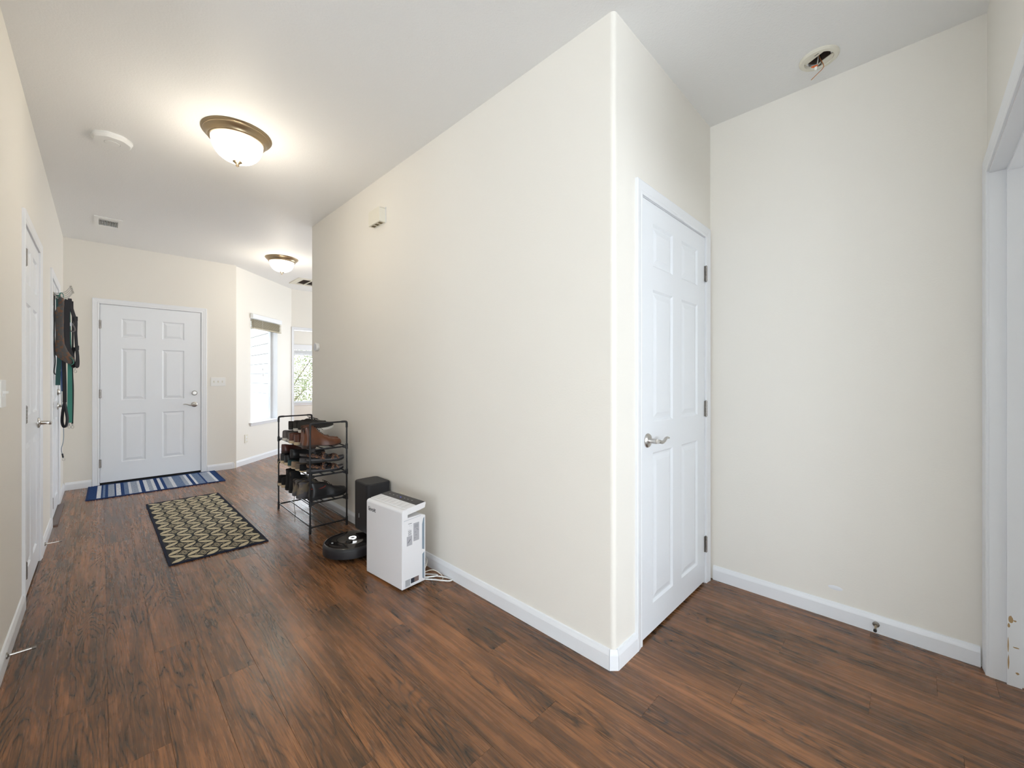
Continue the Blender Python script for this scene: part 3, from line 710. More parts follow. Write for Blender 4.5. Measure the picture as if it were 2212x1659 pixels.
# ------------------------------------------------------------------ outside
bm = bmesh.new(); bx(bm, -30, 30, 6.7, 45, -.62, -.60); o = obj('ground', bm, 'ground'); tag(o, 'dry pale ground outside the windows', 'ground', None, 'structure')
SD = thing('wall_siding', 'white lap siding of the house wing outside the narrow window', 'siding', (2.19, YR + .02, 0), 0, None, 'structure')
for i in range(17):
    z = -.55 + i * .186; bm = bmesh.new()
    prism(bm, [(-.030, z), (-.012, z + .178), (0.0, z + .178), (0.0, z)], 0.14, 4.6, 'y'); obj('siding_board', bm, 'siding', SD)
bm = bmesh.new(); bx(bm, 0.0, .004, 0.14, 4.6, -.55, 2.62); obj('siding_backing', bm, 'filter', SD)
bm = bmesh.new(); bx(bm, -0.6, .3, 0.14, 4.7, 2.64, 2.72); obj('soffit', bm, 'trim', SD)
TR = thing('tree', 'leafy pale green tree outside the far room window', 'tree', (5.0, 17.0, -.6))
bm = bmesh.new(); tube(bm, spline([(0, 0, 0), (.05, .02, .8), (-.05, 0, 1.6), (.05, .05, 2.6)], 4), [.12 - .0055 * i for i in range(13)], 10); obj('trunk', bm, 'bark', TR)
bm = bmesh.new()
for (p, q_) in (((0, 0, .9), (-.9, -.2, 2.2)), ((0, 0, 1.2), (.9, .1, 2.6)), ((0, 0, .5), (-.5, .1, 1.3)), ((0, 0, .6), (.6, -.1, 1.4))):
    tube(bm, spline([p, ((p[0] + q_[0]) * .45, 0, (p[2] + q_[2]) * .5), q_], 4), [.05 - .005 * i for i in range(9)], 6)
obj('branches', bm, 'bark', TR)
bm = bmesh.new()
for i in range(11000):
    while True:
        x, y, z = random.uniform(-1, 1), random.uniform(-1, 1), random.uniform(-1, 1)
        if .25 < x * x + y * y + z * z < 1 and random.random() < .8: break
    c_ = Vector((x * 1.9, y * 1.2, 2.4 + z * 1.75)); s = random.uniform(.030, .062)
    u = Vector((random.gauss(0, 1), random.gauss(0, 1), random.gauss(0, 1))).normalized(); v_ = u.orthogonal().normalized()
    vs = [bm.verts.new(c_ + u * s * a_ + v_ * s * .5 * b2_) for a_, b2_ in ((-1, 0), (0, -1), (1, 0), (0, 1))]
    bm.faces.new(vs)
o = obj('leaves', bm, 'leaf', TR); o['kind'] = 'stuff'

# ------------------------------------------------------------------ ceiling lamps
def ceiling_lamp(label, loc):
    t = thing('ceiling_lamp', label, 'ceiling light', loc, 0, 'domed ceiling lamps of the hall')
    bm = bmesh.new()
    lathe(bm, [(.186, 0), (.187, -.004), (.183, -.010), (.177, -.012), (.176, -.018), (.170, -.023), (.160, -.030), (.153, -.040), (.152, -.046), (.147, -.050), (.140, -.050), (.138, -.044), (.138, -.004)], 64)
    bmesh.ops.recalc_face_normals(bm, faces=bm.faces)
    obj('rim', bm, 'bronze', t, smooth=True)
    bm = bmesh.new(); pr = []
    for i in range(13):
        a_ = i / 12 * hpi; pr.append((.139 * cos(a_) ** .8 if i < 12 else 0, -.044 - .128 * sin(a_)))
    lathe(bm, pr, 48); bmesh.ops.recalc_face_normals(bm, faces=bm.faces)
    obj('glass_bowl', bm, 'glassbowl', t, smooth=True)
    bm = bmesh.new()
    lathe(bm, [(0, -.166), (.024, -.168), (.026, -.173), (.018, -.179), (.013, -.181), (.012, -.186), (.008, -.189), (.0095, -.194), (.0075, -.200), (0, -.203)], 24)
    bmesh.ops.recalc_face_normals(bm, faces=bm.faces)
    obj('finial', bm, 'bronze', t, smooth=True)
    l = D.lights.new('bulb', 'POINT'); l.energy = LAMP_W; l.color = (1.0, .90, .75); l.shadow_soft_size = .07
    lo = D.objects.new('bulb', l); COL.objects.link(lo); lo.parent = t; lo.location = (0, 0, -.42)
    return t
LAMP_W = 10
ceiling_lamp('large domed ceiling lamp nearest the camera, bronze rim and glowing frosted bowl', (0.6, 3.02, H))
ceiling_lamp('smaller-looking domed ceiling lamp farther off near the narrow window', (1.62, 5.74, H))

# smoke detector base with wires
t = thing('smoke_detector_base', 'open round smoke detector base with loose wires hanging', 'detector base', (SM[0], SM[1], H))
bm = bmesh.new(); lathe(bm, [(.078, 0), (.078, -.006), (.072, -.012), (.057, -.013), (.055, -.006), (.055, 0)], 48); bmesh.ops.recalc_face_normals(bm, faces=bm.faces)
obj('ring', bm, 'plasticold', t, smooth=True)
bm = bmesh.new()
# plate with a long central opening: two D shaped halves
for s in (-1, 1):
    pts = [(.055 * cos(a_), s * .055 * sin(a_)) for a_ in [R(28) + i * R(124) / 10 for i in range(11)]]
    prism(bm, pts, -.008, -.003)
obj('mounting_plate', bm, 'plasticold', t, rot=(0, 0, R(60)))
for x_, y_ in ((.02, -.040), (-.02, .040)):
    bm = bmesh.new(); prism(bm, rrect(x_ - .010, x_ + .010, y_ - .0015, y_ + .0015, .001, 2), -.0087, -.0082)
    obj('slot', bm, 'gapshade', t, rot=(0, 0, R(60)))
bm = bmesh.new(); lathe(bm, [(0, .085), (.044, .085), (.044, .002)], 24); bmesh.ops.recalc_face_normals(bm, faces=bm.faces)
obj('junction_box', bm, 'wood_dark', t)
for pts, m_, r_ in (([(0, .0, .05), (.01, -.005, .01), (.012, -.008, -.02), (-.006, .003, -.040), (-.014, .008, -.044)], 'wireb', .0022),
                    ([(0.004, .006, .05), (.006, .004, .01), (-.006, .006, -.030), (-.014, .010, -.052)], 'wirew', .0022),
                    ([(-.006, .0, .05), (-.002, -.002, .005), (.010, -.016, -.035), (.022, -.012, -.044), (.030, .012, -.056), (.040, .036, -.066)], 'copper', .0015)):
    bm = bmesh.new(); tube(bm, spline(pts, 6), r_, 8); obj('wire', bm, m_, t, smooth=True)
bm = bmesh.new(); tube(bm, [(-.012, .006, -.040), (-.024, .018, -.046), (-.030, .024, -.048)], [.005, .0045, .003], 10); obj('wire_nut', bm, 'orange', t, smooth=True)
bm = bmesh.new(); bx(bm, -.022, -.004, .004, .014, -.064, -.048); obj('connector', bm, 'wirew', t, bevel=.002)

# smoke alarm plate, octagon with soft corners
t = thing('smoke_alarm', 'flat white octagonal alarm on the hall ceiling', 'smoke alarm', (0.048, 3.64, H), R(8))
bm = bmesh.new()
def octa(r, k=.40, n=4):
    pts = []
    for i in range(8):
        a_ = pi / 8 + i * pi / 4
        for j in range(n):
            aa = a_ + (j - (n - 1) / 2) * .10; pts.append((r * cos(aa) * (1 - .012 * abs(j - (n - 1) / 2)), r * sin(aa) * (1 - .012 * abs(j - (n - 1) / 2))))
    return pts
r1, r2, r3 = octa(.098), octa(.100), octa(.088)
rows = [[bm.verts.new((x, y, z)) for x, y in ring] for ring, z in ((r1, 0), (r2, -.014), (r3, -.030))]
n = len(r1)
for A_, B_ in zip(rows, rows[1:]):
    for i in range(n): bm.faces.new((A_[i], A_[(i + 1) % n], B_[(i + 1) % n], B_[i]))
bm.faces.new(rows[-1]); bmesh.ops.recalc_face_normals(bm, faces=bm.faces)
obj('cover', bm, 'plastic', t, smooth=True)
bm = bmesh.new(); lathe(bm, [(.036, -.0295), (.036, -.0312), (.034, -.0316), (0, -.0316)], 32); bmesh.ops.recalc_face_normals(bm, faces=bm.faces)
obj('test_button', bm, 'plastic', t, smooth=True)
bm = bmesh.new(); lathe(bm, [(.0365, -.0300), (.0375, -.0303), (.0385, -.0300)], 32); obj('button_groove', bm, 'slot', t)

# ceiling supply vent
t = thing('ceiling_vent', 'small white slatted air vent on the hall ceiling near the front door', 'air vent', (0.048, 5.63, H))
bm = bmesh.new()
hx, hy, fx, fy = .0675, .1125, .098, .178
for q_ in ((-fx, -hx, -fy, fy), (hx, fx, -fy, fy), (-hx, hx, -fy, -hy), (-hx, hx, hy, fy)): bx(bm, *q_, -.006, 0)
obj('vent_frame', bm, 'plastic', t)
for i in range(12):
    x = -hx + .006 + i * (2 * hx - .012) / 11
    bm = bmesh.new(); bx(bm, -.0007, .0007, -.075, hy, -.008, .008); obj('slat', bm, 'plastic', t, (x, 0, .002), (0, R(24), 0))
bm = bmesh.new(); bx(bm, -hx, hx, -hy, -.078, .004, .006); obj('gap_sheet', bm, 'wood_dark', t)  # dark sheet painted in for the unlit gap beside the lever
bm = bmesh.new(); bx(bm, -hx, hx, -.080, -.074, -.005, .006); bx(bm, .0, .035, -.100, -.094, -.006, .0); obj('damper_lever', bm, 'plastic', t)
bm = bmesh.new(); bx(bm, -hx, hx, -hy, hy, .030, .034); obj('duct', bm, 'gapshade', t)
# return grille
t = thing('return_air_grille', 'large dark slatted return grille with cream frame beyond the far lamp', 'air vent', (2.455, 6.87, H))
bm = bmesh.new(); hx, hy, fx, fy = .265, .18, .345, .24
for q_ in ((-fx, -hx, -fy, fy), (hx, fx, -fy, fy), (-hx, hx, -fy, -hy), (-hx, hx, hy, fy), (-.145, -.130, -hy, hy), (.0, .015, -hy, hy), (.130, .145, -hy, hy)): bx(bm, *q_, -.010, 0)
obj('grille_frame', bm, 'plasticold', t)
for i in range(20):
    y = -hy + .009 + i * (2 * hy - .018) / 19
    bm = bmesh.new(); bx(bm, -hx, hx, -.0008, .0008, -.008, .008); obj('slat', bm, 'plasticgrey' if 0 else 'hinge', t, (0, y, .008), (R(-38), 0, 0))
bm = bmesh.new(); bx(bm, -hx, hx, -hy, hy, .060, .065); obj('filter_backing', bm, 'gapshade', t)

# ------------------------------------------------------------------ wall fixtures
# local frame: x along, -y to the room
def toggle_plate(name, label, loc, rz, w, n, cat='light switch'):
    t = thing(name, label, cat, loc, rz)
    bm = bmesh.new(); prism(bm, rrect(-w / 2, w / 2, -.057, .057, .004, 3), -.006, 0, 'y'); obj('cover_plate', bm, 'plastic', t, bevel=.0012, angle=60)
    for i in range(n):
        x = (i - (n - 1) / 2) * .046
        bm = bmesh.new(); bx(bm, -.006, .006, -.0075, -.0055, -.013, .013); bx(bm, -.004, .004, -.016, -.007, .0, .010); obj('toggle', bm, 'plasticold' if n == 3 else 'plastic', t, (x, 0, 0))
    return t
toggle_plate('light_switch', 'white triple switch plate beside the front door', (1.083, YF, 1.17), 0, .158, 3)
toggle_plate('light_switch', 'white switch plate cut off at the left edge of the picture', (XL, 2.70, 1.15), hpi, .116, 2)
def outlet(label, loc, rz):
    t = thing('wall_outlet', label, 'power outlet', loc, rz)
    bm = bmesh.new(); prism(bm, rrect(-.035, .035, -.057, .057, .004, 3), -.006, 0, 'y'); obj('cover_plate', bm, 'plasticold', t, bevel=.0012, angle=60)
    for s in (-1, 1):
        bm = bmesh.new(); prism(bm, rrect(-.016, .016, s * .02 - .013, s * .02 + .013, .008, 4), -.0075, -.005, 'y'); obj('socket', bm, 'plastic', t)
    return t
outlet('small pale outlet on the angled wall below the narrow window', (GX + .275 / sqrt(2), YF + .275 / sqrt(2), .363), pi / 4)
outlet('pale outlet on the large wall just above the air purifier', (XM, 2.565, .345), -hpi)
# thermostat
t = thing('thermostat', 'small round white thermostat near the far end of the large wall', 'thermostat', (XM, 4.16, 1.52), -hpi)
rot = Matrix.Rotation(hpi, 4, 'X')
bm = bmesh.new(); lathe(bm, [(0, 0), (.040, 0), (.041, .003), (.036, .006), (.033, .010), (.040, .014), (.042, .022), (.040, .028), (.036, .030)], 40, mt=rot); obj('body', bm, 'plastic', t, smooth=True)
bm = bmesh.new(); lathe(bm, [(.036, .0298), (0, .0305)], 40, mt=rot); obj('display', bm, 'plasticgrey', t, smooth=True)
# door chime
t = thing('door_chime', 'cream box-shaped door chime high on the large wall', 'door chime', (XM, 2.895, 2.378), -hpi)
bm = bmesh.new(); w_ = .088
prism(bm, [(-w_, 0), (w_, 0), (w_, .10), (w_ - .012, .112), (-w_ + .012, .112), (-w_, .10)], -.052, 0, 'y'); obj('cover', bm, 'plasticold', t, bevel=.003)
for i in range(3):
    x = -.052 + i * .052
    bm = bmesh.new(); bx(bm, x - .017, x + .017, -.040, -.012, -.0006, .0004); obj('sound_slot', bm, mat('chime_slot', (0.20, 0.16, 0.08), .8) if i == 0 else D.materials['chime_slot'], t)
bm = bmesh.new(); bx(bm, -w_ - .003, w_ + .003, -.004, 0, -.003, .115); obj('back_plate', bm, 'plastic', t)

# small patched dent in the right wall
bm = bmesh.new(); n = 14
A_ = [bm.verts.new((.030 * cos(2 * pi * i / n), -.0002, .011 * sin(2 * pi * i / n))) for i in range(n)]; B_ = bm.verts.new((0, -.0035, .002))
for i in range(n): bm.faces.new((A_[i], A_[(i + 1) % n], B_))
o = obj('wall_patch', bm, 'trim', None, (XR, .285, .155), (0, 0, -hpi), smooth=True); tag(o, 'small raised white patch low on the right wall', 'wall patch')
# door stops
def door_stop(label, loc, rz, L=.075, tipm='blackmatte'):
    t = thing('door_stop', label, 'door stop', loc, rz, 'metal door stops on the baseboards')
    rot = Matrix.Rotation(hpi, 4, 'X')
    bm = bmesh.new(); lathe(bm, [(0, 0), (.013, 0), (.0125, .003), (.007, .006), (.0055, .008)], 20, mt=rot); obj('base', bm, 'hinge', t, smooth=True)
    bm = bmesh.new(); lathe(bm, [(.0055, .006), (.0045, .010), (.0045, L - .012), (0, L - .012)], 14, mt=rot); obj('rod', bm, 'bronze' if tipm == 'blackmatte' else 'nickel', t, smooth=True)
    bm = bmesh.new(); lathe(bm, [(.0055, L - .013), (.0065, L - .011), (.0065, L), (0, L)], 14, mt=rot); obj('tip', bm, tipm, t, smooth=True)
    return t
door_stop('short metal door stop on the right baseboard', (XR - .013, 0.131, .042), -hpi, .072)
door_stop('thin metal door stop sticking out of the near left baseboard', (XL + .013, 2.70, .052), hpi, .082, 'hinge')
door_stop('thin metal door stop between the two left doors', (XL + .013, 4.33, .052), hpi, .082, 'hinge')

# ------------------------------------------------------------------ rugs
t = thing('striped_mat', 'blue and white striped woven mat at the front door', 'rug', (0.465, 6.165, 0), R(-0.6))
def pad(w, l, h, r=.01):
    bm = bmesh.new(); prism(bm, rrect(-w, w, -l, l, r, 3), .0005, h); return bm
obj('woven_field', pad(.562, .352, .007, .006), 'stripes', t)
bm = bmesh.new()
for q_ in ((-.572, .572, -.364, -.350), (-.572, .572, .350, .364), (-.574, -.560, -.350, .350), (.560, .574, -.350, .350)): bx(bm, *q_, .0005, .0085)
obj('binding', bm, 'navyedge', t, bevel=.002)

t = thing('patterned_runner', 'black and straw-coloured leaf-pattern runner rug in the middle of the hall', 'rug', (0.586, 4.322, 0), R(0.25))
hw, hl = .285, .905
obj('ground_weave', pad(hw - .004, hl - .004, .0065, .008), 'runner', t)
bm = bmesh.new()
for q_ in ((-hw, hw, -hl, -hl + .016), (-hw, hw, hl - .016, hl), (-hw, -hw + .014, -hl + .016, hl - .016), (hw - .014, hw, -hl + .016, hl - .016)): bx(bm, *q_, .0005, .009)
obj('binding', bm, 'rugedge', t, bevel=.0025)
bm = bmesh.new()
def leaf(cx, cy, ang, L=.068, W=.021):
    if abs(cx) > hw + .01 or abs(cy) > hl + .01: return
    pts = []
    for s in (1, -1):
        rng = range(0, 9) if s > 0 else range(7, 0, -1)
        for i in rng:
            u = -1 + 2 * i / 8; pts.append((u * L, s * W * (1 - abs(u) ** 2.2)))
    out = [(cx + x * cos(ang) - y * sin(ang), cy + x * sin(ang) + y * cos(ang)) for x, y in pts]
    out2 = []
    for x, y in out: out2.append((min(max(x, -hw + .016), hw - .016), min(max(y, -hl + .018), hl - .018)))
    if max(p[0] for p in out2) - min(p[0] for p in out2) < .012 or max(p[1] for p in out2) - min(p[1] for p in out2) < .012: return
    prism(bm, out2, .0064, .0075)
KX, KY = 0.0925, 0.0900      # knots of the lattice; a leaf lies on every edge
def line2(p0, p1, wd_=.0016):
    p0, p1 = Vector(p0), Vector(p1)
    for p in (p0, p1):
        if abs(p.x) > hw - .018 or abs(p.y) > hl - .02: return
    nn = (p1 - p0).normalized().orthogonal() * wd_
    prism(bm, [tuple(p0 - nn), tuple(p1 - nn), tuple(p1 + nn), tuple(p0 + nn)], .0064, .0072)
for i in range(-4, 5):
    for j in range(-12, 13):
        if (i + j) % 2: continue
        kx, ky = -.184 + .0925 + i * KX, -.664 + .754 + j * KY - .09
        for sg in (1, -1):
            leaf(kx + KX / 2, ky + sg * KY / 2, sg * math.atan2(KY, KX), .0555, .0195)
        cx, cy = kx + KX, ky
        for s_ in (.046, .030, .014):
            P4 = [(cx + s_, cy), (cx, cy + s_ * .98), (cx - s_, cy), (cx, cy - s_ * .98)]
            for a4 in range(4):
                p, q4 = Vector(P4[a4]), Vector(P4[(a4 + 1) % 4])
                if s_ > .04: line2(p, p.lerp(q4, .30), .0013); line2(p.lerp(q4, .70), q4, .0013)
                else: line2(p, q4, .0016)
bmesh.ops.recalc_face_normals(bm, faces=bm.faces)
o = obj('leaf_motifs', bm, 'straw', t); o['kind'] = 'stuff'

# ------------------------------------------------------------------ shoe rack
RK = thing('shoe_rack', 'black four-tier tubular shoe rack against the large wall', 'shoe rack', (0, 0, 0))
NY, FY = 3.345, 4.20
ux0, ux1 = 1.143, 1.430          # near frame
vx0, vx1 = 1.158, 1.450          # far frame
LV = [.048, .235, .444, .652]; TOPZ = .858; tr = .0065
for (a0, a1, yy) in ((ux0, ux1, NY), (vx0, vx1, FY)):
    for x in (a0, a1):
        bm = bmesh.new(); tube(bm, [(x, yy, .0), (x, yy, TOPZ - .012)], tr, 12); obj('post', bm, 'blacktube', RK, smooth=True)
        bm = bmesh.new(); tube(bm, [(x, yy, .0), (x, yy, .07)], .0095, 12); obj('foot_joint', bm, 'blackmatte', RK, smooth=True)
        s = 1 if x == a0 else -1
        for z in LV[1:]:
            bm = bmesh.new(); tube(bm, [(x, yy, z - .022), (x, yy, z + .022)], .0098, 12)
            prism(bm, [(x + s * .005, z - .018), (x + s * .032, z - .008), (x + s * .032, z + .008), (x + s * .005, z + .010)], yy - .008, yy + .008, 'y')
            obj('joint', bm, 'blackmatte', RK)
        bm = bmesh.new(); tube(bm, spline([(x, yy, TOPZ - .05), (x, yy, TOPZ - .02), (x + s * .004, yy, TOPZ - .004), (x + s * .022, yy, TOPZ), (x + s * .045, yy, TOPZ)], 4), .0085, 10); obj('corner_joint', bm, 'blackmatte', RK, smooth=True)
    for z in LV + [TOPZ]:
        bm = bmesh.new(); tube(bm, [(a0 + .006, yy, z), (a1 - .006, yy, z)], tr, 12); obj('cross_bar', bm, 'blacktube', RK, smooth=True)
for z in LV:
    for k in range(4):
        f = (.012, .35, .66, .985)[k]
        xn, xf = ux0 + (ux1 - ux0) * f, vx0 + (vx1 - vx0) * f
        bm = bmesh.new(); tube(bm, [(xn, NY + .004, z + .003), (xf, FY - .004, z + .003)], .0052, 10); obj('shelf_rod', bm, 'blacktube', RK, smooth=True)

# ------------------------------------------------------------------ shoes
def interp(tab, t):
    for (t0, v0), (t1, v1) in zip(tab, tab[1:]):
        if t <= t1:
            k = (t - t0) / (t1 - t0) if t1 > t0 else 0; k = k * k * (3 - 2 * k); return v0 + (v1 - v0) * k
    return tab[-1][1]
WID = [(0, .26), (.010, .44), (.03, .62), (.07, .76), (.11, .80), (.2, .80), (.42, .74), (.66, 1.0), (.8, .98), (.92, .74), (.98, .42), (1, .22)]
STY = {   # top height over the sole along the shoe, where the opening ends, sole thickness heel/ball
    'low': dict(top=[(0, .062), (.08, .066), (.3, .060), (.46, .074), (.62, .060), (.8, .044), (.95, .032), (1, .016)], op=.46, inner=.02, sole=(.024, .020)),
    'flat': dict(top=[(0, .050), (.1, .046), (.3, .036), (.6, .038), (.7, .040), (.85, .034), (.95, .026), (1, .012)], op=.60, inner=.01, sole=(.012, .009)),
    'loafer': dict(top=[(0, .060), (.1, .056), (.3, .046), (.5, .066), (.65, .056), (.82, .042), (.95, .030), (1, .014)], op=.48, inner=.02, sole=(.018, .009)),
    'boot': dict(top=[(0, .128), (.05, .140), (.2, .144), (.34, .142), (.42, .115), (.55, .078), (.68, .058), (.82, .046), (.95, .034), (1, .016)], op=.36, inner=.09, sole=(.026, .012)),
    'tall': dict(top=[(0, .155), (.05, .160), (.2, .162), (.33, .160), (.42, .10), (.55, .070), (.7, .050), (.85, .042), (.95, .030), (1, .014)], op=.36, inner=.12, sole=(.020, .014)),
    'hiker': dict(top=[(0, .100), (.08, .108), (.25, .096), (.42, .100), (.56, .078), (.7, .058), (.84, .048), (.95, .036), (1, .018)], op=.40, inner=.05, sole=(.026, .022)),
}
def shoe_meshes(style, L, Wd, sole_m, upper_m, lace_m=None, heel_block=False, extra=None):
    S = STY[style]; N = 26; parts = []
    st = [0, .005, .015, .032, .06] + [.06 + .94 * (i + 1) / (N - 5) for i in range(N - 5)]; st = [t ** .92 if t > .5 else t for t in st]
    def w(t): return Wd / 2 * interp(WID, t)
    def yc(t): return .006 * sin(pi * t)          # gentle banana of the last
    def spring(t): return .012 * max(0, (t - .72) / .28) ** 1.6
    def solet(t): return S['sole'][0] + (S['sole'][1] - S['sole'][0]) * min(1, max(0, (t - .25) / .3))
    # sole
    bm = bmesh.new(); rows = []
    for t in st:
        x, ww, sp = t * L, w(t) * 1.04 + .001, spring(t)
        arch = .006 if (heel_block and .30 < t < .52) else 0
        th = solet(t); b = sp + (th * .55 if (heel_block and t > .28) else 0) * (1 if t < .6 else max(.0, 1 - (t - .6) * 6))
        rows.append([bm.verts.new(p) for p in ((x, yc(t) - ww * .94, b), (x, yc(t) - ww, b + .004), (x, yc(t) - ww, th + sp), (x, yc(t) + ww, th + sp), (x, yc(t) + ww, b + .004), (x, yc(t) + ww * .94, b))])
    for a, b in zip(rows, rows[1:]):
        for k in range(6): bm.faces.new((a[k], b[k], b[(k + 1) % 6], a[(k + 1) % 6]))
    bm.faces.new(rows[0]); bm.faces.new(rows[-1][::-1]); bmesh.ops.recalc_face_normals(bm, faces=bm.faces)
    parts.append(('sole', bm, sole_m))
    # upper with an open collar
    bm = bmesh.new(); rows = []; fl = []
    K = 6
    for t in st:
        h, ww, z0, sp = interp(S['top'], t), w(t), solet(t) - .002, spring(t)
        x = t * L
        # heel leans forward a little as it rises
        lean = .0
        row = []
        op = t < S['op'] and t > .03
        rimw = ww * (.72 if style in ('boot', 'tall') else .66) if op else 0
        left = []
        for k in range(K + 1):
            u = k / K
            if op:
                y = ww + (rimw - ww) * (u ** 1.5) ; z = z0 + h * u
                y += ww * .06 * sin(pi * u)
            else:
                a_ = u * hpi; y = ww * cos(a_) ** .75 if u < 1 else 0; z = z0 + h * sin(a_) ** .9
                y = max(y, 0.0)
            xx = x
            if t < .3 and style in ('boot', 'tall', 'hiker'): xx = x + .012 * sin(pi * u) * (1 - t / .3)
            if style in ('boot', 'tall') and .25 < t < .5: xx = x - .01 * u
            left.append((xx, y, z + sp))
        for x_, y, z in left: row.append((x_, yc(t) + y, z))
        if op:
            zi = z0 + S['inner']
            row += [(x, yc(t) + rimw * .86, z0 + h * .97), (x, yc(t) + rimw * .5, zi), (x, yc(t) - rimw * .5, zi), (x, yc(t) - rimw * .86, z0 + h * .97)]
        else:
            top = left[-1]; e = .0004
            row += [(top[0], yc(t) + e, top[2]), (top[0], yc(t) + e / 2, top[2]), (top[0], yc(t) - e / 2, top[2]), (top[0], yc(t) - e, top[2])]
        for x_, y, z in left[::-1]: row.append((x_, yc(t) - y, z))
        rows.append([bm.verts.new(p) for p in row]); fl.append(op)
    n = len(rows[0])
    for i, (a, b) in enumerate(zip(rows, rows[1:])):
        for k in range(n - 1):
            f = bm.faces.new((a[k], a[k + 1], b[k + 1], b[k]))
            if K < k < n - K - 2 and (fl[i] or fl[i + 1]): f.material_index = 1
    bm.faces.new(rows[0]); bm.faces.new(rows[-1][::-1])
    bmesh.ops.recalc_face_normals(bm, faces=bm.faces)
    parts.append(('upper', bm, [upper_m, 'lining']))
    if lace_m:
        bm = bmesh.new(); t0 = S['op'] + .03; nl = 5 if style != 'low' else 4
        for i in range(nl):
            t = t0 + i * .045; h = interp(S['top'], t) + solet(t) + .001; ww = w(t) * .42
            sg = 1 if i % 2 else -1
            tube(bm, [(t * L - .002 * sg, yc(t) - ww, h - .012), (t * L, yc(t), h + .0015), (t * L + .002 * sg, yc(t) + ww, h - .012)], .0019, 6)
        t = t0 - .01; h = interp(S['top'], t) + solet(t) + .004
        for s in (-1, 1):
            tube(bm, spline([(t * L, 0, h), (t * L - .01, s * .018, h + .012), (t * L + .014, s * .030, h + .002), (t * L + .006, s * .006, h)], 4), .0016, 6)
            tube(bm, spline([(t * L, 0, h), (t * L + .012, s * .022, h + .002), (t * L + .03, s * .034, h - .016)], 4), .0016, 6)
        parts.append(('laces', bm, lace_m))
    if extra: parts += extra(L, Wd, w, yc, solet)
    return parts
shoes_made = {}
def place_shoe(key, name, label, group, loc, rz, tilt=0, roll=0, **kw):
    cat = {'boot': 'boot', 'tall': 'boot'}.get(kw.get('style'), 'shoe') if name != 'sandal' else 'sandal'
    t = thing(name, label, cat, loc, rz, group); t.rotation_euler = (roll, -tilt, rz)
    if key not in shoes_made:
        if name == 'sandal': parts = sandal_meshes(**kw)
        else: parts = shoe_meshes(**kw)
        shoes_made[key] = [obj(n_, b_, m_, t, smooth=True) for n_, b_, m_ in parts]
    else:
        for s_ in shoes_made[key]:
            c_ = s_.copy(); COL.objects.link(c_); c_.parent = t
    return t
def sandal_meshes(L, Wd, bed_m, strap_m, sole_m):
    parts = []; N = 20; st = [i / (N - 1) for i in range(N)]
    def w(t): return Wd / 2 * (interp(WID, t) * .92 + .06)
    def zt(t): return .026 + .006 * cos(2 * pi * (t - .05)) * (1 - t) + .010 * max(0, (t - .8) / .2) ** 1.5
    for nm, f0, f1, m_ in (('sole', 0, .62, sole_m), ('footbed', .62, 1.0, bed_m)):
        bm = bmesh.new(); rows = []
        for t in st:
            z0, z1 = zt(t) * f0 + .010 * max(0, (t - .8) / .2) ** 1.5 * (1 - f0), zt(t) * f1
            ww = w(t) * (1 if f0 == 0 else .97)
            rows.append([bm.verts.new(p) for p in ((t * L, -ww * .95, z0), (t * L, -ww, (z0 + z1) / 2), (t * L, -ww * .97, z1 + (.002 if f0 else 0)), (t * L, 0, z1 - (.001 if f0 else 0)), (t * L, ww * .97, z1 + (.002 if f0 else 0)), (t * L, ww, (z0 + z1) / 2), (t * L, ww * .95, z0))])
        for a, b in zip(rows, rows[1:]):
            for k in range(7): bm.faces.new((a[k], b[k], b[(k + 1) % 7], a[(k + 1) % 7]))
        bm.faces.new(rows[0]); bm.faces.new(rows[-1][::-1]); bmesh.ops.recalc_face_normals(bm, faces=bm.faces)
        parts.append((nm, bm, m_))
    def strap(t0, t1, hh, wd=.020):
        bm = bmesh.new(); w0, w1 = w(t0), w(t1)
        ribbon(bm, [(t0 * L, -w0, .020), (t0 * L + (t1 - t0) * L * .25, -w0 * .86, .020 + hh * .7), ((t0 + t1) / 2 * L, 0, .024 + hh), (t1 * L - (t1 - t0) * L * .25, w1 * .86, .020 + hh * .7), (t1 * L, w1, .020)], wd, (1, 0, 0), .003)
        bmesh.ops.recalc_face_normals(bm, faces=bm.faces); return ('strap', bm, strap_m)
    parts += [strap(.62, .78, .034), strap(.80, .66, .030), strap(.40, .46, .055)]
    bm = bmesh.new()
    ribbon(bm, [(.40 * L, -w(.4), .030), (.20 * L, -w(.2) * 1.0, .052), (.03 * L, -w(.1) * .5, .062), (.0 * L, 0, .064), (.03 * L, w(.1) * .5, .062), (.20 * L, w(.2) * 1.0, .052), (.40 * L, w(.4), .030)], .018, (0, 0, 1), .003)
    bmesh.ops.recalc_face_normals(bm, faces=bm.faces); parts.append(('heel_strap', bm, strap_m))
    for s_ in (-1, 1):
        bm = bmesh.new(); bx(bm, .44 * L, .50 * L, s_ * w(.45) * .80 - .003, s_ * w(.45) * .80 + .003, .052, .066); parts.append(('buckle', bm, 'blackmatte'))
    return parts
T = [z + .0085 for z in LV]   # tops of shelves
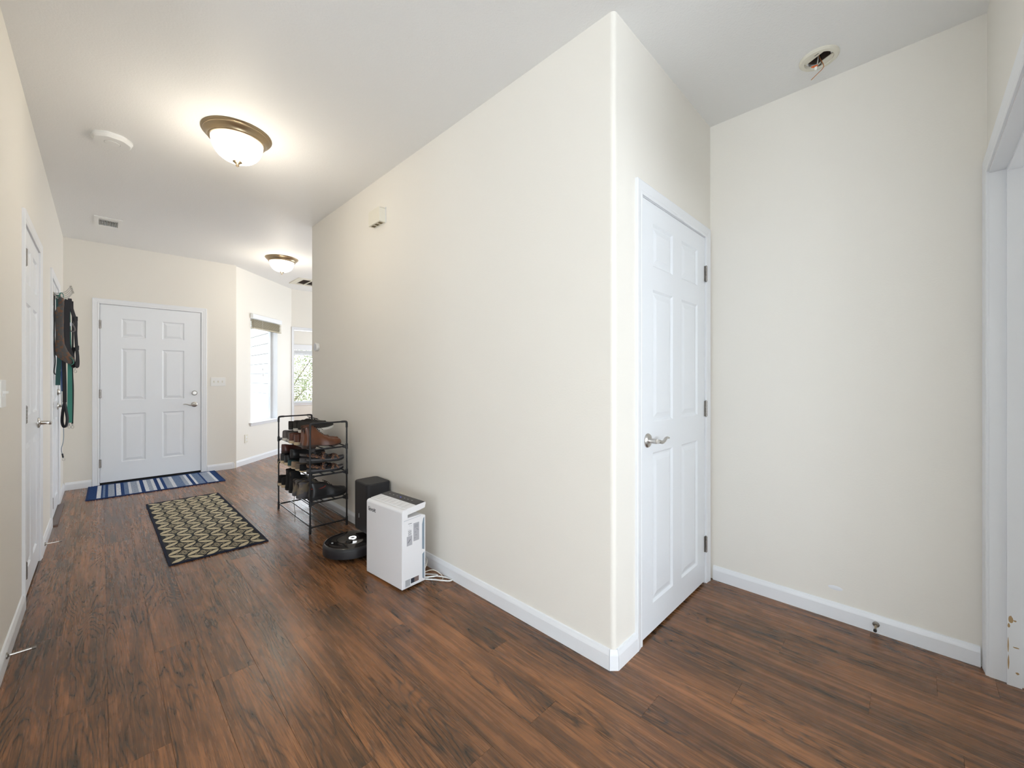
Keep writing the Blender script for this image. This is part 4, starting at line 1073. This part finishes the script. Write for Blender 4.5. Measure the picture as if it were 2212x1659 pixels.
# ---- top tier
G1, G2, G3 = 'shoes on the top tier', 'shoes on the middle tier', 'shoes on the lower tier'
def bandtab(L, Wd, w, yc, solet):
    bm = bmesh.new(); ribbon(bm, [(.0, -.006, .150), (-.004, 0, .166), (-.002, .006, .150)], .012, (0, 1, 0), .002); return [('pull_tab', bm, 'lacedark')]
place_shoe('boot', 'leather_boot', 'chestnut brown leather lace-up boot at the near end of the top tier', G1, (1.112, 3.425, T[3]), R(2), style='boot', L=.305, Wd=.108, sole_m='solebrown', upper_m='lbrown', lace_m='lacedark', heel_block=True)
place_shoe('boot', 'leather_boot', 'second chestnut leather boot, just behind the nearest one', G1, (1.140, 3.553, T[3]), R(-1))
place_shoe('brownlow', 'leather_shoe', 'reddish brown leather shoe with cream sole, right behind the boots', G1, (1.128, 3.665, T[3]), R(1), style='low', L=.285, Wd=.098, sole_m='solecream', upper_m='dbrown', lace_m='lacedark')
place_shoe('brownlow', 'leather_shoe', 'reddish brown leather shoe with cream sole, farther of that pair', G1, (1.125, 3.790, T[3]), R(-2))
place_shoe('greylow', 'canvas_shoe', 'grey canvas sneaker with white sole at far end of top tier', G1, (1.135, 3.995, T[3]), R(2), style='low', L=.27, Wd=.092, sole_m='solewhite', upper_m='greycloth', lace_m='lacedark')
place_shoe('greylow', 'canvas_shoe', 'grey canvas sneaker with white sole, inner one of the pair', G1, (1.145, 3.895, T[3]), R(-1))
place_shoe('darksneak', 'black_sneaker', 'black sneaker with thick white sole lying on top of the brown shoes', G1, (1.160, 3.665, T[3] + .100), R(-4), tilt=R(3), style='low', L=.28, Wd=.095, sole_m='solewhite', upper_m='blacksuede', lace_m='lacedark')
place_shoe('darksneak', 'black_sneaker', 'black sneaker with white sole, farther one on the upper layer', G1, (1.165, 3.795, T[3] + .100), R(3), tilt=R(3))
place_shoe('darkpair', 'black_shoe', 'dark suede slip-on lying on the grey sneakers', G1, (1.165, 3.925, T[3] + .100), R(4), tilt=R(2), style='loafer', L=.27, Wd=.090, sole_m='soleblack', upper_m='blacksuede')
# ---- middle tier
place_shoe('strapsandal', 'sandal', 'dark sandal with orange-patterned straps, bottom one at the near end', G2, (1.150, 3.435, T[2]), R(0), L=.285, Wd=.104, bed_m='solegrey', strap_m='strapdark', sole_m='soleblack')
place_shoe('strapsandal', 'sandal', 'dark sandal with orange-patterned straps, stacked on its partner', G2, (1.150, 3.437, T[2] + .086), R(-3), tilt=R(-1))
place_shoe('flat1', 'slip_on_shoe', 'near-black flat slip-on with cream sole beside the sandals', G2, (1.135, 3.548, T[2]), R(1), style='flat', L=.255, Wd=.084, sole_m='solecream', upper_m='blackcloth')
place_shoe('flat2', 'slip_on_shoe', 'taupe canvas slip-on with cream sole on the middle tier', G2, (1.130, 3.640, T[2]), R(-1), style='flat', L=.255, Wd=.084, sole_m='solecream', upper_m='taupe')
place_shoe('flat3', 'slip_on_shoe', 'tan canvas slip-on with cream sole on the middle tier', G2, (1.128, 3.732, T[2]), R(2), style='flat', L=.255, Wd=.084, sole_m='solecream', upper_m='tan')
place_shoe('flat4', 'slip_on_shoe', 'dark teal canvas slip-on with cream sole on the middle tier', G2, (1.128, 3.826, T[2]), R(0), style='flat', L=.255, Wd=.084, sole_m='solecream', upper_m='tealcanvas')
place_shoe('loafd', 'leather_shoe', 'black leather low shoe with tan sole edge, far half of the middle tier', G2, (1.130, 3.928, T[2]), R(1), style='low', L=.27, Wd=.092, sole_m='solecream', upper_m='blackleather', lace_m='lacetan')
place_shoe('loafd', 'leather_shoe', 'black leather low shoe at the far end of the middle tier', G2, (1.132, 4.045, T[2]), R(-1))
place_shoe('greysand', 'sandal', 'grey strappy sandal resting on the slip-ons', G2, (1.150, 3.595, T[2] + .068), R(3), L=.26, Wd=.088, bed_m='solegrey', strap_m='greycloth', sole_m='solegrey')
place_shoe('maroonl', 'loafer', 'polished maroon loafer lying on top of the black shoes', G2, (1.120, 3.975, T[2] + .102), R(2), style='loafer', L=.29, Wd=.096, sole_m='solebrown', upper_m='maroon', heel_block=True)
place_shoe('blackl', 'loafer', 'polished black loafer on the upper layer of the middle tier', G2, (1.150, 3.845, T[2] + .072), R(-3), style='loafer', L=.285, Wd=.094, sole_m='soleblack', upper_m='blackleather', heel_block=True)
# ---- lower tier
def redtrim(L, Wd, w, yc, solet):
    bm = bmesh.new(); tube(bm, spline([(.02 * L, -w(.05) * .72, .092), (.15 * L, -w(.15) * .72, .090), (.3 * L, -w(.3) * .70, .086), (.42 * L, -w(.4) * .6, .098)], 4), .0035, 8); return [('red_collar', bm, 'red')]
place_shoe('work', 'work_shoe', 'chunky black leather work shoe with red collar trim, near end of the lower tier', G3, (1.155, 3.425, T[1]), R(0), style='hiker', L=.30, Wd=.112, sole_m='soleblack', upper_m='blackleather', lace_m='lacedark', extra=redtrim)
place_shoe('hiker', 'hiking_shoe', 'grey-brown suede hiking shoe, nearer of the pair on the lower tier', G3, (1.108, 3.548, T[1]), R(-2), style='hiker', L=.285, Wd=.102, sole_m='solegrey', upper_m='greysuede', lace_m='laceolive')
place_shoe('hiker', 'hiking_shoe', 'grey-brown suede hiking shoe, farther of the pair on the lower tier', G3, (1.112, 3.655, T[1]), R(0))
place_shoe('tallb', 'fabric_boot', 'tall black fabric boot behind the hiking shoes', G3, (1.120, 3.775, T[1]), R(-2), style='tall', L=.265, Wd=.098, sole_m='soleblack', upper_m='blackcloth')
place_shoe('tallb', 'fabric_boot', 'tall black fabric boot, farther one of the pair', G3, (1.125, 3.885, T[1]), R(2))
place_shoe('bootie', 'canvas_shoe', 'black canvas shoe with cream sole at the far end of lower tier', G3, (1.128, 4.100, T[1]), R(2), style='low', L=.25, Wd=.088, sole_m='solecream', upper_m='blackcloth', lace_m='lacetan')
place_shoe('bootie', 'canvas_shoe', 'black canvas shoe with cream sole, inner one of the far pair', G3, (1.128, 4.002, T[1]), R(-2))
bm = bmesh.new(); tube(bm, spline([(1.116, 3.62, T[1] + .004), (1.105, 3.60, T[1] - .03), (1.104, 3.585, .16), (1.108, 3.58, .10), (1.104, 3.58, .045)], 6), .0022, 6)
o = obj('shoelace', bm, 'laceolive'); tag(o, 'olive shoelace hanging from the lower tier towards the floor', 'shoelace')
bm = bmesh.new(); tube(bm, spline([(1.160, 4.13, T[2] + .004), (1.145, 4.15, T[2] - .004), (1.140, 4.16, T[2] - .035), (1.136, 4.16, T[2] - .065)], 6), .0026, 6)
o = obj('shoelace', bm, 'lacetan'); tag(o, 'tan shoelace dangling off the far end of the middle tier', 'shoelace')

# ------------------------------------------------------------------ robot vacuum and its base
t = thing('robot_vacuum', 'round black robot vacuum with a white ring light, docked', 'robot vacuum', (1.226, 2.795, 0), 0)
bm = bmesh.new(); r = .181
lathe(bm, [(0, .012), (.150, .012), (.160, .018), (r, .026), (r, .072), (r - .003, .084), (r - .010, .090)], 72); bmesh.ops.recalc_face_normals(bm, faces=bm.faces)
obj('bumper', bm, 'blackmatte', t, smooth=True)
bm = bmesh.new(); lathe(bm, [(r - .010, .0895), (r - .014, .0925), (r - .022, .0935), (.080, .0935), (.076, .0915), (0, .0905)], 72); bmesh.ops.recalc_face_normals(bm, faces=bm.faces)
obj('top_cover', bm, 'blackgloss', t, smooth=True)
bm = bmesh.new(); lathe(bm, [(.018, .0915), (.018, .0945), (.0245, .0945), (.0245, .0915)], 32); bmesh.ops.recalc_face_normals(bm, faces=bm.faces)
obj('ring_light', bm, 'ringlight', t, loc=(.018, .018, 0))
bm = bmesh.new(); prism(bm, rrect(-.060, .010, -.020, .020, .019, 6), .0905, .0940); obj('carry_handle', bm, 'blackgloss', t, loc=(-.012, -.012, 0), rot=(0, 0, R(45)), bevel=.001)
bm = bmesh.new(); prism(bm, rrect(-.010, .010, -.006, .006, .003, 3), .0932, .0942); obj('pale_mark', bm, 'labelmetal', t, loc=(-.122, .018, 0), rot=(0, 0, R(80)))  # small pale rectangular mark on the lid
bm = bmesh.new()
for s in (-1, 1): tube(bm, [(.02, s * .12 - .009, .016), (.02, s * .12 + .009, .016)], .016, 14)
obj('wheel', bm, 'soleblack', t)
t = thing('vacuum_dock', 'tall black self-emptying dock standing behind the robot vacuum', 'vacuum dock', (1.392, 2.815, 0), 0)
bm = bmesh.new(); prism(bm, rrect(-.090, .090, -.112, .112, .030, 6), .125, .466); obj('bin_tower', bm, 'blackmatte', t, bevel=.004, seg=3, angle=60)
bm = bmesh.new(); prism(bm, rrect(-.086, .086, -.108, .108, .028, 6), .466, .4700); obj('lid', bm, 'blackmatte', t, bevel=.002, angle=60)
bm = bmesh.new(); prism(bm, rrect(.022, .088, -.112, .112, .012, 4), .0, .125); obj('neck', bm, 'black', t)
bm = bmesh.new(); prism(bm, [(-.26, .0), (-.255, .003), (-.10, .010), (.020, .010), (.020, .0)], -.105, .105, 'y'); obj('ramp', bm, 'black', t)
bm = bmesh.new(); bx(bm, -.0925, -.0885, -.002, .002, .215, .245); obj('status_mark', bm, 'labelmetal', t, loc=(.0, .02, 0))

# ------------------------------------------------------------------ air purifier (local x = depth to the wall, y = width)
AP = thing('air_purifier', 'white box-shaped air purifier with black control strip on top', 'air purifier', (1.196, 2.060, 0), R(5))
w_, dp = .372, .165
bm = bmesh.new()
# cross-section in x,z (extruded along y): shell with rounded front top edge and a rear neck
sec = [(0, .012), (0, .445)] + [(.018 - .018 * cos(a_), .445 + .018 * sin(a_)) for a_ in [hpi * i / 6 for i in range(1, 7)]] + [(.040, .4635), (.040, .412), (.128, .412), (dp, .400), (dp, .012)]
prism(bm, sec, 0.0, w_, 'y'); obj('body', bm, 'purifier', AP, bevel=.0035, seg=2, angle=50)
bm = bmesh.new()
prism(bm, [(.030, .428), (.030, .4655), (.165, .478), (.168, .470), (.162, .445), (.120, .438)], .001, w_ - .001, 'y'); obj('top_cap', bm, 'purifier', AP, bevel=.002, seg=2, angle=50)
bm = bmesh.new(); prism(bm, [(.10, .4716), (.10, .4732), (.163, .4790), (.164, .4770)], .003, w_ - .003, 'y'); obj('control_panel', bm, mat('dark_panel_glass', (0.03, 0.03, 0.035), .3, spec=.3), AP)
for i in range(8):
    y = .020 + i * .043
    bm = bmesh.new(); prism(bm, [(.032, .4650), (.032, .4664), (.096, .4722), (.096, .4708)], y, y + .030, 'y'); obj('louver', bm, 'purifier', AP)
    bm = bmesh.new(); prism(bm, [(.032, .4648), (.032, .4659), (.096, .4717), (.096, .4706)], y + .031, y + .0335, 'y'); obj('louver_gap_shade', bm, 'slot', AP)  # grey strip paints the shade between two louvers
bm = bmesh.new()
for i, y in enumerate((.08, .12, .155, .23, .27, .31)):
    bx(bm, .128, .133, y, y + .010, .4762, .4768)
obj('button_marks', bm, 'labelgrey', AP, loc=(0, 0, .0002))
bm = bmesh.new(); bx(bm, .126, .131, .192, .202, .4764, .4770); obj('power_light', bm, 'bluelight', AP)
# side face (y = 0): sunken filter slots, labels
def side(name, pts, m_, d0=.0006, d1=.0):
    bm = bmesh.new(); prism(bm, pts, -d0, -d1, 'y'); return obj(name, bm, m_, AP)
side('filter_slot', [(.140, .205), (.156, .198), (.156, .390), (.148, .384), (.140, .350)], 'filter')
side('filter_slot', [(.142, .034), (.156, .022), (.156, .184), (.142, .174)], 'filter')
side('side_seam', [(.012, .402), (.130, .408), (.130, .4035), (.012, .3975)], 'plasticgrey')
side('grey_label', [(.078, .268), (.118, .268), (.118, .372), (.078, .372)], 'labelgrey')
side('grey_label', [(.032, .252), (.069, .252), (.069, .306), (.032, .306)], 'labelgrey')
side('silver_label', [(.022, .022), (.055, .022), (.055, .060), (.022, .060)], 'labelmetal')
side('dark_label', [(.060, .030), (.084, .030), (.084, .058), (.060, .058)], 'ink')
side('brown_label', [(.084, .030), (.116, .030), (.116, .058), (.084, .058)], 'labelbrown')
bm = bmesh.new()
bx(bm, .042, .066, -.0007, 0, .376, .378)
for i in range(6): bx(bm, .041, .064, -.0007, 0, .310 + i * .0052, .3116 + i * .0052)
for x, z in ((.050, .364), (.062, .362), (.040, .344), (.050, .344)): bx(bm, x, x + .003, -.0007, 0, z, z + .0012)
for i in range(5): bx(bm, .085, .112, -.0009, -.0006, .362 - i * .004, .3626 - i * .004)
for x0_, z0_ in ((.098, .335), (.104, .328), (.086, .318), (.092, .300), (.082, .285)): bx(bm, x0_, x0_ + .010, -.0009, -.0006, z0_, z0_ + .0012)
prism(bm, [(.038, .270), (.056, .288), (.058, .286), (.040, .268)], -.0009, -.0006, 'y')
obj('printed_text', bm, 'ink', AP)
# brand lettering on the broad face
fc = D.curves.new('lettering', 'FONT'); fc.body = 'levoit'; fc.size = .036; fc.extrude = .0002; fc.offset = .0004
fo = D.objects.new('tmp_text', fc); COL.objects.link(fo)
me = D.meshes.new_from_object(fo.evaluated_get(bpy.context.evaluated_depsgraph_get())); D.objects.remove(fo)
me.name = 'lettering'; me.materials.clear(); me.materials.append(M['ink'])
lo = D.objects.new('lettering', me); COL.objects.link(lo); lo.parent = AP; lo.location = (-.0006, w_ - .022, .398); lo.rotation_euler = (hpi, 0, -hpi)
lo['label'] = 'dark brand lettering'
bm = bmesh.new(); bx(bm, -.0008, 0, w_ - .040, w_ - .0315, .4205, .4228); obj('lettering_bar', bm, 'ink', AP)
bm = bmesh.new()
for x in (.02, .14):
    for y in (.03, .34): lathe(bm, [(0, 0), (.010, 0), (.010, .012), (0, .012)], 12, mt=Matrix.Translation((x, y, 0)))
bmesh.ops.recalc_face_normals(bm, faces=bm.faces); obj('foot', bm, 'black', AP)
# cord
t = thing('power_cord', 'white looped power cord behind the air purifier', 'cord', (0, 0, 0))
bm = bmesh.new()
tube(bm, spline([(1.350, 2.115, .006), (1.40, 2.055, .006), (1.432, 2.000, .008), (1.456, 1.965, .010), (1.478, 1.972, .008), (1.470, 2.020, .006), (1.440, 2.075, .006), (1.410, 2.095, .006), (1.385, 2.10, .007), (1.366, 2.13, .007)], 8), .0042, 10); obj('cord_loop', bm, 'plastic', t, smooth=True)
bm = bmesh.new()
tube(bm, spline([(1.362, 2.100, .016), (1.405, 2.070, .017), (1.432, 2.060, .0165), (1.448, 2.085, .008), (1.430, 2.120, .005), (1.395, 2.16, .005)], 8), .0042, 10); obj('cord_loop', bm, 'plastic', t, smooth=True)
bm = bmesh.new()
tube(bm, spline([(1.372, 2.150, .010), (1.410, 2.13, .030), (1.440, 2.10, .034), (1.462, 2.062, .014), (1.455, 2.03, .004), (1.44, 2.02, .004)], 8), .0022, 8); obj('thin_cord', bm, 'plasticold', t, smooth=True)
bm = bmesh.new()
tube(bm, spline([(1.372, 2.150, .012), (1.405, 2.15, .040), (1.428, 2.16, .075), (1.440, 2.20, .085), (1.452, 2.28, .10), (1.475, 2.42, .20), (1.478, 2.54, .32)], 8), .0022, 8); obj('thin_cord', bm, 'plasticold', t, smooth=True)

# ------------------------------------------------------------------ hook rack and leashes on the far left door
HK = thing('hook_rack', 'chrome over-door rack with curved coat hooks, holding the leashes', 'hook rack', (0, 0, 0))
bm = bmesh.new(); bx(bm, XL + .001, XL + .004, 5.16, 5.62, 1.925, 1.955); obj('back_plate', bm, 'nickel', HK)
for y in (5.22, 5.56):
    bm = bmesh.new(); bx(bm, XL + .0005, XL + .002, y - .012, y + .012, 1.955, 2.044); obj('door_strap', bm, 'nickel', HK)
HOOKY = (5.20, 5.30, 5.40, 5.50, 5.58)
for y in HOOKY:
    bm = bmesh.new()
    tube(bm, spline([(XL + .004, y, 1.945), (XL + .020, y, 1.940), (XL + .045, y, 1.945), (XL + .075, y, 1.962), (XL + .093, y, 1.990), (XL + .103, y, 2.008)], 5), .0028, 8)
    tube(bm, spline([(XL + .004, y, 1.938), (XL + .018, y, 1.915), (XL + .034, y, 1.910), (XL + .044, y, 1.925)], 5), .0026, 8)
    obj('hook', bm, 'nickel', HK, smooth=True)
    bm = bmesh.new(); lathe(bm, [(0, -.004), (.007, -.003), (.009, .001), (.006, .006), (0, .007)], 14); obj('hook_knob', bm, 'nickel', HK, (XL + .105, y, 2.011), smooth=True)
def clip(parent, p):
    bm = bmesh.new(); x, y, z = p
    tube(bm, [(x, y, z), (x, y, z - .018)], .004, 8); lathe(bm, [(0, 0), (.006, 0), (.006, -.005), (0, -.005)], 10, mt=Matrix.Translation((x, y, z - .016)))
    tube(bm, [(x + .009 * cos(a_), y, z - .034 + .013 * sin(a_)) for a_ in [hpi + 2 * pi * i / 14 for i in range(14)]], .0022, 6)
    obj('snap_clip', bm, 'nickel', parent, smooth=True)
# floral harness vest: a soft folded body
t = thing('dog_harness', 'grey floral-print dog harness vest hanging at the front of the bundle', 'dog harness', (0, 0, 0))
def cloth_body(cols, ym, th, m_, name, parent):
    """columns: list of (z, x_left, x_right); lens-shaped cross-section in y"""
    bm = bmesh.new(); rows = []; n = 12
    for i, (z, xl, xr) in enumerate(cols):
        cx, hw_ = (xl + xr) / 2, (xr - xl) / 2; row = []
        for k in range(n):
            a_ = 2 * pi * k / n
            row.append(bm.verts.new((cx + hw_ * cos(a_), ym + th * sin(a_) * (1 + .3 * sin(z * 37 + cos(a_) * 3)), z)))
        rows.append(row)
    for A_, B_ in zip(rows, rows[1:]):
        for k in range(n): bm.faces.new((A_[k], A_[(k + 1) % n], B_[(k + 1) % n], B_[k]))
    bm.faces.new(rows[0]); bm.faces.new(rows[-1][::-1]); bmesh.ops.recalc_face_normals(bm, faces=bm.faces)
    return obj(name, bm, m_, parent, smooth=True)
cloth_body([(1.9023, -0.2537, -0.2285), (1.8781, -0.2633, -0.2246), (1.8394, -0.2595, -0.2246), (1.82, -0.2653, -0.2266), (1.7813, -0.2779, -0.2266), (1.7039, -0.2774, -0.2266), (1.6264, -0.275, -0.2285), (1.5683, -0.2745, -0.2266), (1.5102, -0.2774, -0.2227), (1.4521, -0.2774, -0.2053), (1.4134, -0.275, -0.184), (1.3892, -0.2595, -0.1665), (1.3602, -0.2304, -0.1646), (1.336, -0.1985, -0.1781)], 5.17, .022, 'floral', 'vest_body', t)
bm = bmesh.new(); ribbon(bm, [(-0.2537, 5.17, 1.9072), (-0.2471, 5.17, 1.9388), (-0.2328, 5.17, 1.9356), (-0.2287, 5.17, 1.9078)], .03, (0, 1, 0), .004); obj('teal_loop', bm, 'web_teal', t)
bm = bmesh.new(); ribbon(bm, [(-0.1894, 5.155, 1.3937), (-0.1759, 5.155, 1.3792), (-0.1699, 5.155, 1.3453), (-0.1852, 5.155, 1.3278)], .03, (0, 1, 0), .004); obj('teal_tab', bm, 'web_teal', t)
# black padded strap harness
t = thing('dog_harness', 'black strap dog harness with side buckles hanging behind the floral one', 'dog harness', (0, 0, 0))
bm = bmesh.new(); ribbon(bm, [(-.214, 5.44, 1.925), (-.222, 5.44, 1.80), (-.222, 5.44, 1.66), (-.220, 5.44, 1.53), (-.205, 5.44, 1.45), (-.190, 5.44, 1.40)], .045, (.75, .66, 0), .010); obj('chest_strap', bm, 'web_black', t)
bm = bmesh.new(); ribbon(bm, [(-.205, 5.50, 1.945), (-.196, 5.50, 1.87), (-.180, 5.50, 1.79), (-.168, 5.50, 1.74), (-.168, 5.50, 1.63), (-.162, 5.50, 1.50), (-.156, 5.50, 1.40), (-.162, 5.50, 1.325), (-.182, 5.50, 1.33), (-.190, 5.50, 1.43), (-.178, 5.50, 1.50)], [.03, .03, .035, .03, .026, .026, .03, .045, .045, .04, .03], (.6, .8, 0), .007); obj('girth_strap', bm, 'web_black', t)
for (x, z) in ((-.166, 1.762), (-.158, 1.495)):
    bm = bmesh.new(); prism(bm, rrect(x - .012, x + .012, z - .022, z + .022, .006, 3), 5.480, 5.492, 'y'); obj('buckle', bm, 'blackmatte', t, bevel=.002)
bm = bmesh.new(); ribbon(bm, [(-.196, 5.47, 1.72), (-.182, 5.47, 1.70), (-.172, 5.47, 1.66), (-.186, 5.47, 1.64), (-.206, 5.47, 1.655)], .022, (.4, .9, 0), .004); obj('grey_band', bm, 'greycloth', t)
bm = bmesh.new(); bx(bm, -.204, -.190, 5.455, 5.462, 1.690, 1.722); obj('grey_tag', bm, 'labelmetal', t)
clip(t, (-.170, 5.50, 1.312))
# leashes
def leash(label, pts, w__, m_, wd=(.7, .7, 0), clip_at=None, th=.003, name='dog_leash'):
    t = thing(name, label, 'leash', (0, 0, 0), 0, 'leashes on the door hooks')
    bm = bmesh.new(); ribbon(bm, pts, w__, wd, th); obj('webbing', bm, m_, t)
    if clip_at: clip(t, clip_at)
    return t
leash('bright teal leash hanging straight down with a metal clip', [(-.208, 5.53, 1.94), (-.210, 5.53, 1.78), (-.207, 5.53, 1.57), (-.206, 5.53, 1.30), (-.206, 5.53, 1.05), (-.207, 5.53, .805)], [.016, .018, .022, .030, .034, .034], 'web_teal', (.9, .45, 0), (-.209, 5.53, .800))
leash('narrow black leash beside the bright teal one', [(-.190, 5.56, 1.93), (-.188, 5.56, 1.6), (-.192, 5.56, 1.31), (-.187, 5.56, 1.10), (-.191, 5.56, .79)], .012, 'web_black', (.9, .45, 0), (-.190, 5.56, .795))
t = leash('long black leash with its wide hand loop at the bottom', [(-0.2417, 5.33, 1.8936), (-0.2358, 5.33, 1.5964), (-0.2342, 5.33, 1.3788), (-0.2303, 5.33, 1.2001), (-0.2293, 5.33, 1.0016)], .024, 'web_black', (.85, .5, 0), th=.008)
bm = bmesh.new(); ribbon(bm, [(-0.2293, 5.33, 1.0016), (-0.2402, 5.33, 0.9222), (-0.2442, 5.33, 0.8329), (-0.2342, 5.33, 0.7882), (-0.2203, 5.33, 0.7932), (-0.2134, 5.33, 0.8527), (-0.2203, 5.33, 0.9222), (-0.2293, 5.33, 1.0016)], .03, (.3, .95, 0), .010); obj('hand_loop', bm, 'web_black', t)
leash('short dark teal strap low at the door side of the bundle', [(-0.269, 5.36, 1.9492), (-0.2649, 5.36, 1.6104), (-0.2629, 5.36, 1.3845), (-0.269, 5.36, 1.2613), (-0.2711, 5.36, 1.1534)], .030, 'web_dteal', (.85, .5, 0), th=.005)
leash('blue cord leash looped between the black and teal ones', [(-0.2463, 5.45, 1.9181), (-0.2453, 5.45, 1.3639), (-0.2494, 5.45, 1.2407), (-0.2463, 5.45, 1.097)], .020, 'web_blue', (.85, .5, 0), th=.006)
t = thing('thin_cord_leash', 'thin grey cord with a small ring, lowest of the hanging bundle', 'leash', (0, 0, 0))
bm = bmesh.new(); tube(bm, spline([(-.262, 5.42, 1.90), (-.262, 5.42, 1.3), (-.240, 5.40, .80), (-.236, 5.31, .67), (-.247, 5.30, .60), (-.242, 5.30, .55), (-.236, 5.30, .515)], 6), .0024, 8); obj('cord', bm, 'filter', t, smooth=True)
bm = bmesh.new(); tube(bm, [(-.234 + .009 * cos(a_), 5.30, .503 + .011 * sin(a_)) for a_ in [hpi + 2 * pi * i / 14 for i in range(14)]], .0016, 6); obj('ring', bm, 'nickel', t, smooth=True)
bm = bmesh.new(); tube(bm, [(-.242, 5.30, .555), (-.237, 5.30, .520)], .0055, 8); obj('cord_stop', bm, 'blackmatte', t, smooth=True)
leash('very thin black strap nearest the door edge', [(-0.286, 5.27, 1.9453), (-0.287, 5.27, 1.5061), (-0.2819, 5.27, 1.3631), (-0.288, 5.27, 1.2712), (-0.2798, 5.27, 1.2457)], .008, 'web_black', (.8, .6, 0))
